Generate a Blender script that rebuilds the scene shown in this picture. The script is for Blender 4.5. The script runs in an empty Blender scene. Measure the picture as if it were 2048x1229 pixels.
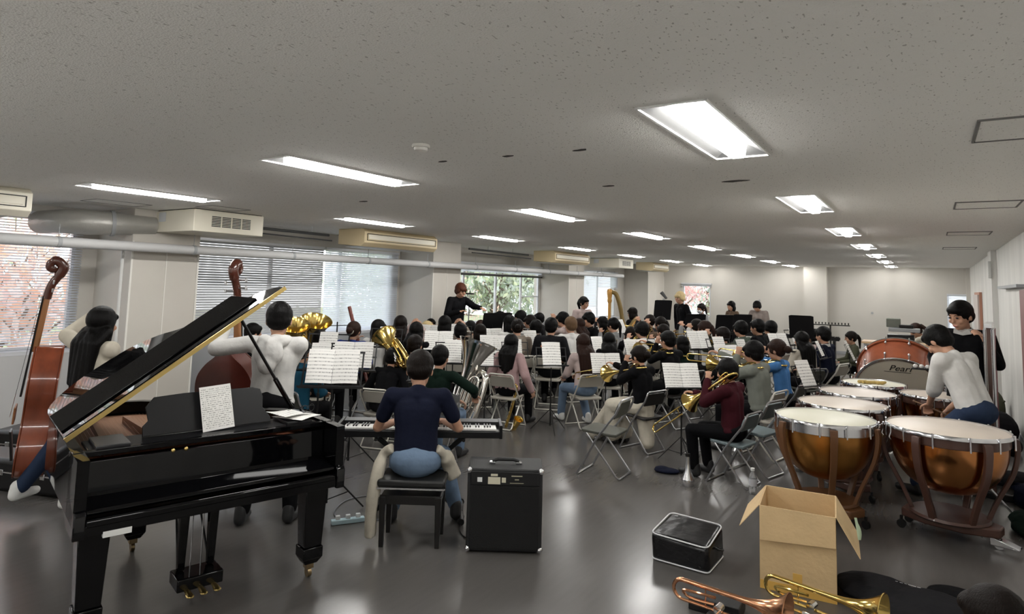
import bpy, bmesh, math, random
import numpy as np
from mathutils import Vector, Matrix, Euler
random.seed(7); np.random.seed(7)
PI = math.pi
SC = bpy.context.scene
COL = SC.collection

# ------------------------------------------------------------------ camera
F_PX, PPX, PPY = 1268.0, 1024.0, 451.1          # focal length and principal point, in pixels of 2048 x 1229
CAMH = 1.95
WX = Vector((0.8359618, -0.02717833, -0.54811423))   # world axes seen from the camera (right, down, forward)
WY = Vector((0.54810554, 0.09113051, 0.83142982))
WZ = Vector((0.02735305, -0.99546802, 0.09107821))
cam_d = bpy.data.cameras.new('camera'); cam = bpy.data.objects.new('camera', cam_d); COL.objects.link(cam)
cam_d.sensor_fit = 'HORIZONTAL'; cam_d.sensor_width = 36.0
cam_d.lens = F_PX/2048*36; cam_d.shift_y = -(614.5-PPY)/2048
cam_d.clip_start = 0.05; cam_d.clip_end = 200
right = Vector((WX[0], WY[0], WZ[0])); down = Vector((WX[1], WY[1], WZ[1])); fwd = Vector((WX[2], WY[2], WZ[2]))
m = Matrix((right, -down, -fwd)).transposed().to_4x4(); m.translation = Vector((0, 0, CAMH))
cam.matrix_world = m
SC.camera = cam
# ------------------------------------------------------------------ world, exposure
LAMP = 15.0
w = bpy.data.worlds.new('sky'); SC.world = w; w.use_nodes = True
bg = w.node_tree.nodes['Background']; bg.inputs[0].default_value = (0.92, 0.96, 1.0, 1); bg.inputs[1].default_value = 0.95
vs = SC.view_settings; vs.view_transform = 'Standard'; vs.look = 'None'; vs.gamma = 1; vs.use_curve_mapping = False
vs.exposure = 2.0

# ------------------------------------------------------------------ points from the photo's geometry
def ray(x, y):
    q = Vector((x-PPX, y-PPY, F_PX))
    return Vector((q.dot(WX), q.dot(WY), q.dot(WZ)))
def atz(x, y, z):
    r = ray(x, y); return r*((z-CAMH)/r.z) + Vector((0, 0, CAMH))
def atd(x, y, D):
    r = ray(x, y); return r/r.dot(fwd)*D + Vector((0, 0, CAMH))
def spot(x, y, z):
    """A point z above the floor; z grows a little with distance. Returns point, growth."""
    s = 1.0
    for _ in range(12):
        p = atz(x, y, z*s); D = (p-Vector((0, 0, CAMH))).dot(fwd)
        s = 0.6*s + 0.4*(1+0.13*min(1, max(0, (D-8)/3)))
    return p, s, D

# ------------------------------------------------------------------ materials
MATS = {}
def mat(name, col, rough=.6, metal=0., bump=0., bscale=40., vary=0., vscale=6., coat=0., spec=.5, trans=0., alpha=1., emit=0., stretch=None):
    if name in MATS: return MATS[name]
    mt = bpy.data.materials.new(name); mt.use_nodes = True; nt = mt.node_tree; b = nt.nodes['Principled BSDF']
    if isinstance(col, str):
        h = col.lstrip('#'); col = tuple(((int(h[i:i+2], 16)/255+.055)/1.055)**2.4 if int(h[i:i+2], 16) > 10 else int(h[i:i+2], 16)/255/12.92 for i in (0, 2, 4))
    b.inputs['Base Color'].default_value = (*col, 1); b.inputs['Roughness'].default_value = rough
    b.inputs['Metallic'].default_value = metal; b.inputs['Coat Weight'].default_value = coat; b.inputs['Coat Roughness'].default_value = .03
    b.inputs['Specular IOR Level'].default_value = spec; b.inputs['Transmission Weight'].default_value = trans; b.inputs['Alpha'].default_value = alpha
    if emit: b.inputs['Emission Color'].default_value = (*col, 1); b.inputs['Emission Strength'].default_value = emit
    if bump or vary:
        tc = nt.nodes.new('ShaderNodeTexCoord'); mp = nt.nodes.new('ShaderNodeMapping'); nt.links.new(tc.outputs['Object'], mp.inputs[0])
        if stretch: mp.inputs['Scale'].default_value = stretch
    if vary:
        n = nt.nodes.new('ShaderNodeTexNoise'); n.inputs['Scale'].default_value = vscale; n.inputs['Detail'].default_value = 5
        nt.links.new(mp.outputs[0], n.inputs['Vector'])
        r = nt.nodes.new('ShaderNodeValToRGB'); r.color_ramp.elements[0].position = .3; r.color_ramp.elements[1].position = .72
        r.color_ramp.elements[0].color = (*[c*(1-vary) for c in col], 1); r.color_ramp.elements[1].color = (*[min(1, c*(1+vary)) for c in col], 1)
        nt.links.new(n.outputs[0], r.inputs[0]); nt.links.new(r.outputs[0], b.inputs['Base Color'])
    if bump:
        n = nt.nodes.new('ShaderNodeTexNoise'); n.inputs['Scale'].default_value = bscale; n.inputs['Detail'].default_value = 3
        nt.links.new(mp.outputs[0], n.inputs['Vector'])
        bp = nt.nodes.new('ShaderNodeBump'); bp.inputs['Strength'].default_value = bump; bp.inputs['Distance'].default_value = .02
        nt.links.new(n.outputs[0], bp.inputs['Height']); nt.links.new(bp.outputs[0], b.inputs['Normal'])
    MATS[name] = mt; return mt

# ------------------------------------------------------------------ mesh builder
def rot_to(dirv):
    """3x3 with local z along dirv"""
    z = Vector(dirv).normalized(); a = Vector((0, 0, 1)) if abs(z.z) < .95 else Vector((1, 0, 0))
    x = a.cross(z).normalized(); y = z.cross(x); return Matrix((x, y, z)).transposed()
class MB:
    def __init__(s): s.v = []; s.f = []; s.mi = []; s.cur = 0
    def add(s, vs_, fs, M=None):
        o = len(s.v)
        for p in vs_:
            p = Vector(p); s.v.append(tuple(M @ p) if M is not None else tuple(p))
        for f in fs: s.f.append([i+o for i in f]); s.mi.append(s.cur)
        return s
    def box(s, c, d, R=None):
        x, y, z = d[0]/2, d[1]/2, d[2]/2
        vs_ = [Vector((i*x, j*y, k*z)) for i in (-1, 1) for j in (-1, 1) for k in (-1, 1)]
        if R is not None: vs_ = [R @ p for p in vs_]
        vs_ = [p+Vector(c) for p in vs_]
        return s.add(vs_, [(0, 1, 3, 2), (4, 6, 7, 5), (0, 4, 5, 1), (2, 3, 7, 6), (0, 2, 6, 4), (1, 5, 7, 3)])
    def hexa(s, p):   # 8 points: bottom 4 ccw, top 4 ccw
        return s.add(p, [(3, 2, 1, 0), (4, 5, 6, 7), (0, 1, 5, 4), (1, 2, 6, 5), (2, 3, 7, 6), (3, 0, 4, 7)])
    def quad(s, a, b, c, d): return s.add([a, b, c, d], [(0, 1, 2, 3)])
    def cyl(s, p0, p1, r0, r1=None, n=16, cap=True):
        r1 = r0 if r1 is None else r1; p0 = Vector(p0); p1 = Vector(p1); R = rot_to(p1-p0); vs_ = []
        for p, r in ((p0, r0), (p1, r1)):
            for i in range(n): a = 2*PI*i/n; vs_.append(p + R @ Vector((r*math.cos(a), r*math.sin(a), 0)))
        fs = [(i, (i+1) % n, n+(i+1) % n, n+i) for i in range(n)]
        if cap: fs += [tuple(range(n))[::-1], tuple(range(n, 2*n))]
        return s.add(vs_, fs)
    def tube(s, pts, r, n=8, closed=False, cap=True):
        pts = [Vector(p) for p in pts]; k = len(pts); rr = r if isinstance(r, (list, tuple)) else [r]*k
        vs_ = []; prev = None
        for i, p in enumerate(pts):
            a = pts[(i-1) % k] if (closed or i > 0) else p; b = pts[(i+1) % k] if (closed or i < k-1) else p
            t = (b-a).normalized()
            if prev is None: x = rot_to(t).col[0]
            else:
                x = prev - t*prev.dot(t)
                if x.length < 1e-5: x = rot_to(t).col[0]
                x = x.normalized()
            prev = x; y = t.cross(x)
            for j in range(n): an = 2*PI*j/n; vs_.append(p + (x*math.cos(an)+y*math.sin(an))*rr[i])
        fs = []
        for i in range(k if closed else k-1):
            for j in range(n): fs.append((i*n+j, i*n+(j+1) % n, ((i+1) % k)*n+(j+1) % n, ((i+1) % k)*n+j))
        if cap and not closed: fs += [tuple(range(n))[::-1], tuple(range((k-1)*n, k*n))]
        return s.add(vs_, fs)
    def lathe(s, prof, n=24, M=None, cap=False):   # prof: (r, z)
        vs_ = [(r*math.cos(2*PI*i/n), r*math.sin(2*PI*i/n), z) for r, z in prof for i in range(n)]
        fs = [(a*n+i, a*n+(i+1) % n, (a+1)*n+(i+1) % n, (a+1)*n+i) for a in range(len(prof)-1) for i in range(n)]
        if cap: fs += [tuple(range(n))[::-1], tuple(range((len(prof)-1)*n, len(prof)*n))]
        return s.add(vs_, fs, M)
    def ball(s, c, r, R=None, n=12, h=8):
        r = (r, r, r) if not isinstance(r, (tuple, list)) else r; vs_ = []
        for k in range(1, h):
            th = PI*k/h
            for i in range(n): a = 2*PI*i/n; vs_.append(Vector((r[0]*math.sin(th)*math.cos(a), r[1]*math.sin(th)*math.sin(a), -r[2]*math.cos(th))))
        vs_ += [Vector((0, 0, -r[2])), Vector((0, 0, r[2]))]
        fs = [(a*n+i, a*n+(i+1) % n, (a+1)*n+(i+1) % n, (a+1)*n+i) for a in range(h-2) for i in range(n)]
        b = (h-1)*n
        fs += [(b, (i+1) % n, i) for i in range(n)] + [(b+1, (h-2)*n+i, (h-2)*n+(i+1) % n) for i in range(n)]
        if R is not None: vs_ = [R @ p for p in vs_]
        return s.add([p+Vector(c) for p in vs_], fs)
    def cap(s, p0, p1, r0, r1=None, n=10, fl=None):
        """round-ended tapered limb; fl=(axis, factor) flattens across axis"""
        r1 = r0 if r1 is None else r1; p0 = Vector(p0); p1 = Vector(p1); d = p1-p0; L = max(d.length, 1e-5); R = rot_to(d)
        vs_ = []; prof = []
        for k in range(1, 4): a = PI/2*k/3; prof.append((r0*math.sin(a), -r0*math.cos(a)))
        for k in range(0, 3): a = PI/2*k/3; prof.append((r1*math.cos(a), L+r1*math.sin(a)))
        for r, z in prof:
            for i in range(n): a = 2*PI*i/n; vs_.append(Vector((r*math.cos(a), r*math.sin(a), z)))
        vs_ += [Vector((0, 0, -r0)), Vector((0, 0, L+r1))]
        k = len(prof); fs = [(a*n+i, a*n+(i+1) % n, (a+1)*n+(i+1) % n, (a+1)*n+i) for a in range(k-1) for i in range(n)]
        fs += [(k*n, (i+1) % n, i) for i in range(n)] + [(k*n+1, (k-1)*n+i, (k-1)*n+(i+1) % n) for i in range(n)]
        vs_ = [R @ p for p in vs_]
        if fl is not None:
            ax = Vector(fl[0]).normalized(); vs_ = [p-ax*p.dot(ax)*(1-fl[1]) for p in vs_]
        return s.add([p+p0 for p in vs_], fs)
    def prism(s, poly, z0, z1, M=None):
        n = len(poly); vs_ = [(x, y, z0) for x, y in poly]+[(x, y, z1) for x, y in poly]
        fs = [tuple(range(n))[::-1], tuple(range(n, 2*n))]+[(i, (i+1) % n, n+(i+1) % n, n+i) for i in range(n)]
        return s.add(vs_, fs, M)
    def mesh(s, name):
        me = bpy.data.meshes.new(name); me.from_pydata([tuple(p) for p in s.v], [], s.f); me.update(); return me
    def build(s, name, mt, parent=None, bevel=0, smooth=True, ang=40, fixn=True):
        me = s.mesh(name)
        if fixn:
            b = bmesh.new(); b.from_mesh(me); bmesh.ops.recalc_face_normals(b, faces=b.faces); b.to_mesh(me); b.free()
        for x in (mt if isinstance(mt, (list, tuple)) else [mt]): me.materials.append(x)
        if any(s.mi): me.polygons.foreach_set('material_index', s.mi)
        if smooth:
            me.shade_smooth(); me.set_sharp_from_angle(angle=math.radians(ang))
        o = bpy.data.objects.new(name, me); COL.objects.link(o)
        if parent is not None: o.parent = parent
        if bevel:
            md = o.modifiers.new('b', 'BEVEL'); md.width = bevel; md.segments = 2; md.limit_method = 'ANGLE'; md.angle_limit = math.radians(40)
        return o
    def blob(s, name, mt, parent=None, voxel=.012, it=3):
        me = s.mesh(name)
        b = bmesh.new(); b.from_mesh(me); bmesh.ops.recalc_face_normals(b, faces=b.faces); b.to_mesh(me); b.free()
        me.materials.append(mt); o = bpy.data.objects.new(name, me); COL.objects.link(o)
        md = o.modifiers.new('r', 'REMESH'); md.mode = 'VOXEL'; md.voxel_size = voxel; md.use_smooth_shade = True
        if it: sm = o.modifiers.new('s', 'SMOOTH'); sm.iterations = it; sm.factor = .5
        if parent is not None: o.parent = parent
        return o
def tag(o, label=None, cat=None, group=None, kind=None):
    if label: o['label'] = label
    if cat: o['category'] = cat
    if group: o['group'] = group
    if kind: o['kind'] = kind
    return o
def thing(name, label, cat, loc=(0, 0, 0), rz=0., group=None, rot=None, scale=1.):
    o = bpy.data.objects.new(name, None); COL.objects.link(o); o.location = loc; o.empty_display_size = .1
    o.rotation_euler = rot if rot is not None else (0, 0, rz); o.scale = (scale,)*3
    return tag(o, label, cat, group)
def struct(name, mb, mt, **k): return tag(mb.build(name, mt, **k), kind='structure')
def dup(root, loc, rz=0., label=None, group=None, scale=None, rot=None, mats=None):
    r = root.copy(); COL.objects.link(r); r.location = loc; r.rotation_euler = rot if rot is not None else (0, 0, rz)
    if scale: r.scale = (scale,)*3
    if label: r['label'] = label
    if group: r['group'] = group
    kids = [o for o in KIDS[root.name]] if root.name in KIDS else [o for o in bpy.data.objects if o.parent == root]
    KIDS[root.name] = kids
    for ch in kids:
        c_ = ch.copy(); COL.objects.link(c_); c_.parent = r
        if ch.name not in KIDS: KIDS[ch.name] = [o for o in bpy.data.objects if o.parent == ch]
        for g in KIDS[ch.name]: d_ = g.copy(); COL.objects.link(d_); d_.parent = c_
        if mats: swap(c_, mats)
    return r
KIDS = {}
def swap(o, mats):
    for i, sl in enumerate(o.material_slots):
        if sl.material and sl.material.name in mats:
            nm = mats[sl.material.name]; sl.link = 'OBJECT'; sl.material = nm
def arc(c, r, a0, a1, n, u, v):
    c = Vector(c); u = Vector(u); v = Vector(v)
    return [c+u*(r*math.cos(a0+(a1-a0)*i/n))+v*(r*math.sin(a0+(a1-a0)*i/n)) for i in range(n+1)]
def holes_grid(name, mt, x0, x1, y0, y1, holes, at, thick=None, kindname=None):
    """a flat surface with rectangular openings; at(a, b) gives the 3D point; thickness is a vector"""
    xs = sorted({x0, x1, *[h[0] for h in holes], *[h[1] for h in holes]}); ys = sorted({y0, y1, *[h[2] for h in holes], *[h[3] for h in holes]})
    mb = MB()
    for i in range(len(xs)-1):
        for j in range(len(ys)-1):
            cx, cy = (xs[i]+xs[i+1])/2, (ys[j]+ys[j+1])/2
            if any(h[0] < cx < h[1] and h[2] < cy < h[3] for h in holes): continue
            P4 = [Vector(at(*q)) for q in ((xs[i], ys[j]), (xs[i+1], ys[j]), (xs[i+1], ys[j+1]), (xs[i], ys[j+1]))]
            mb.hexa(P4+[p+thick for p in P4])
    return struct(name, mb, mt, smooth=False)
# ================================================================== THE ROOM
CEIL = 2.76; XL, XR, YF, YB = -9.2, 0.99, 23.0, -0.95
ROWS = [(4.0888+3.8287*j)*.81 for j in range(-1, 7)]; COLS = [-.938, -3.704, -6.54]
# materials
def ceiling_mat():
    mt = mat('ceiling_board', (.87, .855, .82), .95, bump=.35, bscale=130); nt = mt.node_tree; b = nt.nodes['Principled BSDF']
    tc = nt.nodes.new('ShaderNodeTexCoord'); mp = nt.nodes.new('ShaderNodeMapping'); mp.inputs['Scale'].default_value = (1, .45, 1); nt.links.new(tc.outputs['Object'], mp.inputs[0])
    v = nt.nodes.new('ShaderNodeTexNoise'); v.inputs['Scale'].default_value = 95; v.inputs['Detail'].default_value = 1; nt.links.new(mp.outputs[0], v.inputs['Vector'])
    r = nt.nodes.new('ShaderNodeValToRGB'); r.color_ramp.elements[0].position = .27; r.color_ramp.elements[0].color = (.5, .48, .45, 1)
    r.color_ramp.elements[1].position = .33; r.color_ramp.elements[1].color = (.87, .855, .82, 1)
    nt.links.new(v.outputs[0], r.inputs[0]); nt.links.new(r.outputs[0], b.inputs['Base Color']); return mt
def floor_mat():
    mt = mat('floor_vinyl', (.1, .094, .089), .2, spec=.5); nt = mt.node_tree; b = nt.nodes['Principled BSDF']
    tc = nt.nodes.new('ShaderNodeTexCoord'); n = nt.nodes.new('ShaderNodeTexNoise'); n.inputs['Scale'].default_value = 1.3; n.inputs['Detail'].default_value = 6
    nt.links.new(tc.outputs['Object'], n.inputs['Vector'])
    r = nt.nodes.new('ShaderNodeMapRange'); r.inputs[1].default_value = .3; r.inputs[2].default_value = .7; r.inputs[3].default_value = .2; r.inputs[4].default_value = .27
    nt.links.new(n.outputs[0], r.inputs[0]); nt.links.new(r.outputs[0], b.inputs['Roughness'])
    mp = nt.nodes.new('ShaderNodeMapping'); mp.inputs['Scale'].default_value = (9, 1.2, 1); mp.inputs['Rotation'].default_value = (0, 0, .7); nt.links.new(tc.outputs['Object'], mp.inputs[0])
    n2 = nt.nodes.new('ShaderNodeTexNoise'); n2.inputs['Scale'].default_value = 3; n2.inputs['Detail'].default_value = 8; nt.links.new(mp.outputs[0], n2.inputs['Vector'])
    bp = nt.nodes.new('ShaderNodeBump'); bp.inputs['Strength'].default_value = .012; bp.inputs['Distance'].default_value = .003
    nt.links.new(n2.outputs[0], bp.inputs['Height']); nt.links.new(bp.outputs[0], b.inputs['Normal'])
    c = nt.nodes.new('ShaderNodeValToRGB'); c.color_ramp.elements[0].color = (.088, .083, .078, 1); c.color_ramp.elements[1].color = (.105, .099, .094, 1)
    nt.links.new(n2.outputs[0], c.inputs[0]); nt.links.new(c.outputs[0], b.inputs['Base Color']); return mt
M_CEIL = ceiling_mat(); M_FLOOR = floor_mat()
M_WALL = mat('wall_paint', (.54, .515, .47), .8, bump=.06, bscale=60, vary=.03, vscale=1.5)
M_WALLR = mat('wall_panel_white', (.62, .61, .58), .6, vary=.12, vscale=1.2, stretch=(1, 2.5, .25))
M_PANEL = mat('pillar_panel', (.55, .52, .47), .7, vary=.03, vscale=2)
M_GREYP = mat('grey_trim', (.33, .34, .35), .6)
M_ALU = mat('window_aluminium', (.62, .63, .66), .4, metal=.3)
M_GLASS = mat('window_glass', (1, 1, 1), .0, trans=1., spec=.5)
g_ = M_GLASS.node_tree; b_ = g_.nodes['Principled BSDF']; b_.inputs['IOR'].default_value = 1.02
M_BLIND = mat('blind_slat', (.78, .79, .8), .5)
def translucent(mt, amount):
    nt = mt.node_tree; b = nt.nodes['Principled BSDF']; t = nt.nodes.new('ShaderNodeBsdfTranslucent'); t.inputs[0].default_value = (.85, .88, .93, 1)
    mx = nt.nodes.new('ShaderNodeMixShader'); mx.inputs[0].default_value = amount; out = nt.nodes['Material Output']
    nt.links.new(b.outputs[0], mx.inputs[1]); nt.links.new(t.outputs[0], mx.inputs[2]); nt.links.new(mx.outputs[0], out.inputs[0]); return mt
translucent(M_BLIND, .75)
struct('floor', MB().box((-4.1, 10.8, -.05), (10.5, 25, .1)), M_FLOOR, smooth=False)
FW, FL = .165, .655                                    # half size of a light fixture
lh = [(cx-FW, cx+FW, cy-FL, cy+FL) for cx in COLS for cy in ROWS]
holes_grid('ceiling', M_CEIL, XL-.2, XR+.2, YB-.2, YF+.2, lh, lambda a, b: (a, b, CEIL), Vector((0, 0, .05)))
struct('ceiling', MB().box((-4.1, 8.5, CEIL+.2), (10.8, 29.6, .05)), M_GREYP, smooth=False)   # slab above the tiles
WINS = [(0.4, 3.75, .98, 2.62), (5.3, 9.5, .98, 2.5), (10.95, 15.45, .98, 2.42), (16.7, 20.6, .9, 2.45)]
WINB = []
holes_grid('wall_left', M_WALL, YB, YF, 0, CEIL, WINS+WINB, lambda a, b: (XL, a, b), Vector((-.18, 0, 0)))
FWIN = [(-7.57, -6.57, .93, 2.08), (.43, .93, .9, 1.98)]
holes_grid('wall_far', M_WALL, XL-.18, XR+.18, 0, CEIL, FWIN, lambda a, b: (a, YF, b), Vector((0, .18, 0)))
struct('wall_right', MB().box((XR+.09, (YF+YB)/2, CEIL/2), (.18, YF-YB+.2, CEIL)), M_WALLR, smooth=False)
struct('wall_back', MB().box((-4.1, YB-.09, CEIL/2), (10.5, .18, CEIL)), mat('wall_bounce_white', (.86, .86, .84), .8), smooth=False)  # unseen wall, set close and white to bounce light onto the near ceiling
# pillars along the window wall: side face grey-white, boxed in panels
for i, (y0, y1) in enumerate([(-.95, -.7), (4.0, 4.88), (9.76, 10.66), (15.5, 16.42), (21.4, 23.0)]):
    mb = MB().box((-8.75, (y0+y1)/2, CEIL/2), (.9, y1-y0, CEIL-.002))
    struct('trim_%d' % (i+1), mb, M_PANEL, bevel=.004)
    mb = MB(); ym = (y0+y1)/2
    mb.box((-8.297, ym, 1.2), (.006, .012, 2.1)); mb.box((-8.296, y0+.01, 1.2), (.01, .02, 2.3))
    mb.box((-8.297, y1-.012, 1.2), (.01, .024, 2.3)); mb.box((-8.292, ym, .05), (.014, y1-y0+.01, .1))
    struct('trim_%d' % (i+11), mb, mat('trim_cream', (.74, .72, .67), .6), smooth=False)
# far wall pillar, its corner piece; right wall pillar
struct('trim_21', MB().box((-3.11, YF-.15, CEIL/2), (.68, .3, CEIL-.002)), M_WALL, smooth=False)
struct('trim_22', MB().box((XR-.04, 14.3, CEIL/2), (.08, .7, CEIL-.002)), M_WALLR, smooth=False)
struct('trim_23', MB().box((XR-.05, YF-.1, CEIL/2), (.1, .2, CEIL-.002)), M_WALL, smooth=False)
struct('baseboard_right', MB().box((XR-.006, 10.9, .04), (.012, 24, .08)), M_GREYP, smooth=False)
struct('baseboard_far', MB().box((-4.1, YF-.006, .04), (10.2, .012, .08)), M_GREYP, smooth=False)
struct('baseboard_left', MB().box((XL+.006, 10.9, .04), (.012, 24, .08)), M_GREYP, smooth=False)
# sills and window frames
def window(n, ax, w0, w1, z0, z1, mull, far=False, transom=None):
    def B(a, z, da, dz, off=.05, th=.06):
        if far: return (a, YF+off, z), (da, th, dz)
        return (XL-off, a, z), (th, da, dz)
    fr = MB(); am = (w0+w1)/2; zm = (z0+z1)/2
    for a in (w0+.02, w1-.02): fr.box(*B(a, zm, .04, z1-z0))
    for z in (z0+.02, z1-.02): fr.box(*B(am, z, w1-w0, .04))
    for a in mull: fr.box(*B(a, zm, .06, z1-z0, .06, .05))
    if transom: fr.box(*B(transom[0], transom[2], transom[1], .03, .06, .04))
    o = struct('window_%d' % n, fr, M_ALU, smooth=False, bevel=.004)
    gl = MB(); gl.box(*B(am, zm, w1-w0-.06, z1-z0-.06, .065, .006)); gl.build('window_pane', M_GLASS, o, smooth=False)
    if not far:
        sl = MB().box((XL+.06, am, z0-.02), (.2, w1-w0+.1, .04)); sl.build('window_sill', M_ALU, o, smooth=False)
    return o
window(1, 'x', *WINS[0], [1.2, 2.4]); window(2, 'x', *WINS[1], [6.7, 8.2]); window(3, 'x', *WINS[2], [12.0, 13.35, 14.55], transom=(15.0, .9, 1.6))
window(4, 'x', *WINS[3], [18.0, 19.3]); window(5, 'x', *FWIN[0], [], far=True); window(6, 'x', *FWIN[1], [], far=True)
# venetian blinds: every blind is a thing with a headrail
def blind(label, y0, y1, ztop, zbot, tilt, x=XL+.05, step=.038, far=False, group=None, mt=None):
    t = thing('venetian_blind', label, 'blind', (x, (y0+y1)/2, ztop) if not far else ((y0+y1)/2, x, ztop), rz=PI/2 if not far else 0, group=group)
    W = (y1-y0)/2; mb = MB(); n = int((ztop-zbot)/step); R = Matrix.Rotation(tilt, 3, 'X')
    for k in range(n): mb.box((0, 0, -.05-k*step), (2*W, .035, .0012), R)
    mb.build('slats', mt or M_BLIND, t, smooth=False)
    MB().box((0, 0, -.01), (2*W, .05, .04)).build('headrail', M_ALU, t, smooth=False)
    MB().box((0, 0, -.06-n*step), (2*W, .03, .02)).build('bottom_rail', M_ALU, t, smooth=False)
    for a in (-W*.7, 0, W*.7): MB().cyl((a, .02, 0), (a, .02, -.05-n*step), .0015, n=4).build('cord', M_ALU, t)
M_BL2 = translucent(mat('blind_slat_dim', (.5, .51, .53), .5), .14)  # weaker backlight put into the colour: greyer, less translucent copy of the slats
blind('white venetian blind with open slats in front of the red maple window at far left', .4, 3.8, 2.66, 1.05, .35, step=.033)
blind('grey closed venetian blind between the left pillar and the bright blind', 5.25, 7.72, 2.5, 1.02, 1.35, mt=M_BL2)
blind('bright white venetian blind behind the tubas, left of the conductor', 7.76, 9.66, 2.5, 1.0, 1.2)
blind('white blind rolled up above the garden window beside the conductor', 10.95, 15.5, 2.42, 2.2, 1.2)
blind('white textured blind behind the woman in the pale pink jacket', 16.6, 19.0, 2.42, 1.25, 1.2)
blind('narrow white blind beside the harp', 19.1, 20.7, 2.42, 1.9, 1.2)
blind('small white blind pulled down on the far wall window by the right corner', .42, .94, 1.98, .92, 1.25, x=YF-.04, far=True)
blind('rolled blind above the small red maple window on the far wall', -7.62, -6.52, 2.13, 2.08, 1.2, x=YF-.04, far=True)
# dark rail in bay two above the glass and radiator covers below the windows
struct('trim_31', MB().box((XL+.03, 13.2, 2.14), (.05, 4.6, .05)), mat('dark_rail', (.06, .06, .055), .5), smooth=False)
struct('trim_32', MB().box((XL+.1, 7.3, .47), (.2, 4.7, .94)), M_GREYP, smooth=False)
struct('trim_33', MB().box((XL+.1, 13.1, .47), (.2, 4.7, .94)), M_GREYP, smooth=False)
struct('trim_34', MB().box((XL+.1, 2.0, .47), (.2, 3.9, .94)), mat('light_ledge', (.5, .5, .5), .6), smooth=False)
# right wall door, hook rail
M_DOOR = mat('door_wood', (.42, .2, .13), .5)
d = struct('door_1', MB().box((XR-.03, 18.9, 1.02), (.05, 1.9, 2.04)), M_DOOR, smooth=False)
MB().box((XR-.07, 18.9, 1.0), (.03, 1.7, 1.96)).build('door_leaf', mat('door_leaf_grey', (.5, .45, .42), .5), d)
MB().cyl((XR-.12, 18.2, 1.0), (XR-.07, 18.2, 1.0), .02).build('door_handle', M_ALU, d)
d = struct('door_2', MB().box((XR-.03, 9.3, 1.02), (.05, 1.7, 2.04)), mat('door_dark_red', (.18, .06, .06), .5), smooth=False)
tag(MB().box((XR-.06, 11.2, 2.09), (.09, 2.6, .04)).build('wall_rail', M_GREYP, smooth=False), 'grey metal rail fixed along the right wall above door height', 'rail')
tag(MB().box((XR-.1, 13.98, 2.42), (.05, .1, .3)).build('wall_bracket', mat('pale_grey', (.6, .6, .58), .5), bevel=.01), 'small pale box high on the right wall pillar', 'box')
tag(MB().cyl((-1.53, YF-.03, 1.33), (-1.53, YF, 1.33), .035).build('wall_hook', M_GREYP), 'small round fitting on the far wall right of the pillar', 'wall fitting')
tag(MB().cyl((-4.9, YF-.03, 1.6), (-4.9, YF, 1.6), .03).build('wall_hook', M_GREYP), 'small round fitting on the far wall left of the pillar', 'wall fitting')

# ------------------------------------------------------------------ ceiling lights
M_LAMP = mat('lamp_tube', (1, .985, .95), .5, emit=LAMP); M_REFL = mat('lamp_reflector', (.05, .05, .05), .5)
def light_proto():
    t = thing('ceiling_light', 'x', 'ceiling light', (0, 0, CEIL))
    mb = MB()
    for s in (-1, 1):
        mb.box((s*(FW-.006), 0, .0), (.012, 2*FL, .014)); mb.box((0, s*(FL-.006), .0), (2*FW, .012, .014))
    mb.build('frame', mat('fixture_frame', (.8, .8, .78), .5), t, smooth=False)
    mb = MB(); a, b, h = FW-.008, FL-.008, .055; lw = .05
    mb.quad((-a, -b, 0), (-lw, -b+.1, h), (-lw, b-.1, h), (-a, b, 0)); mb.quad((a, -b, 0), (a, b, 0), (lw, b-.1, h), (lw, -b+.1, h))
    mb.quad((-a, -b, 0), (a, -b, 0), (lw, -b+.1, h), (-lw, -b+.1, h)); mb.quad((-a, b, 0), (-lw, b-.1, h), (lw, b-.1, h), (a, b, 0)); mb.quad((-lw, -b+.1, h), (lw, -b+.1, h), (lw, b-.1, h), (-lw, b-.1, h))
    o = mb.build('reflector', M_REFL, t, smooth=False)
    mb = MB(); mb.prism([(-.05, .045), (-.042, -.022), (-.03, -.028), (.03, -.028), (.042, -.022), (.05, .045)], -FL+.11, FL-.11, Matrix.Rotation(PI/2, 4, 'X'))
    mb.build('diffuser', M_LAMP, t, smooth=False)
    return t
lp = light_proto(); names = {0: 'right', 1: 'middle', 2: 'left'}; ordn = ['', 'nearest', 'second nearest', 'third', 'fourth', 'fifth', 'second farthest', 'farthest']
first = True
for ci, cx in enumerate(COLS):
    for ri, cy in enumerate(ROWS):
        lab = 'recessed white fluorescent light, %s of the %s row on the ceiling' % (ordn[ri], names[ci]) if ri > 0 else 'recessed white fluorescent light behind the camera'
        if first: lp.location = (cx, cy, CEIL); lp['label'] = lab; lp['group'] = 'recessed ceiling lights'; first = False
        else: dup(lp, (cx, cy, CEIL), 0, lab, 'recessed ceiling lights')
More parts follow.
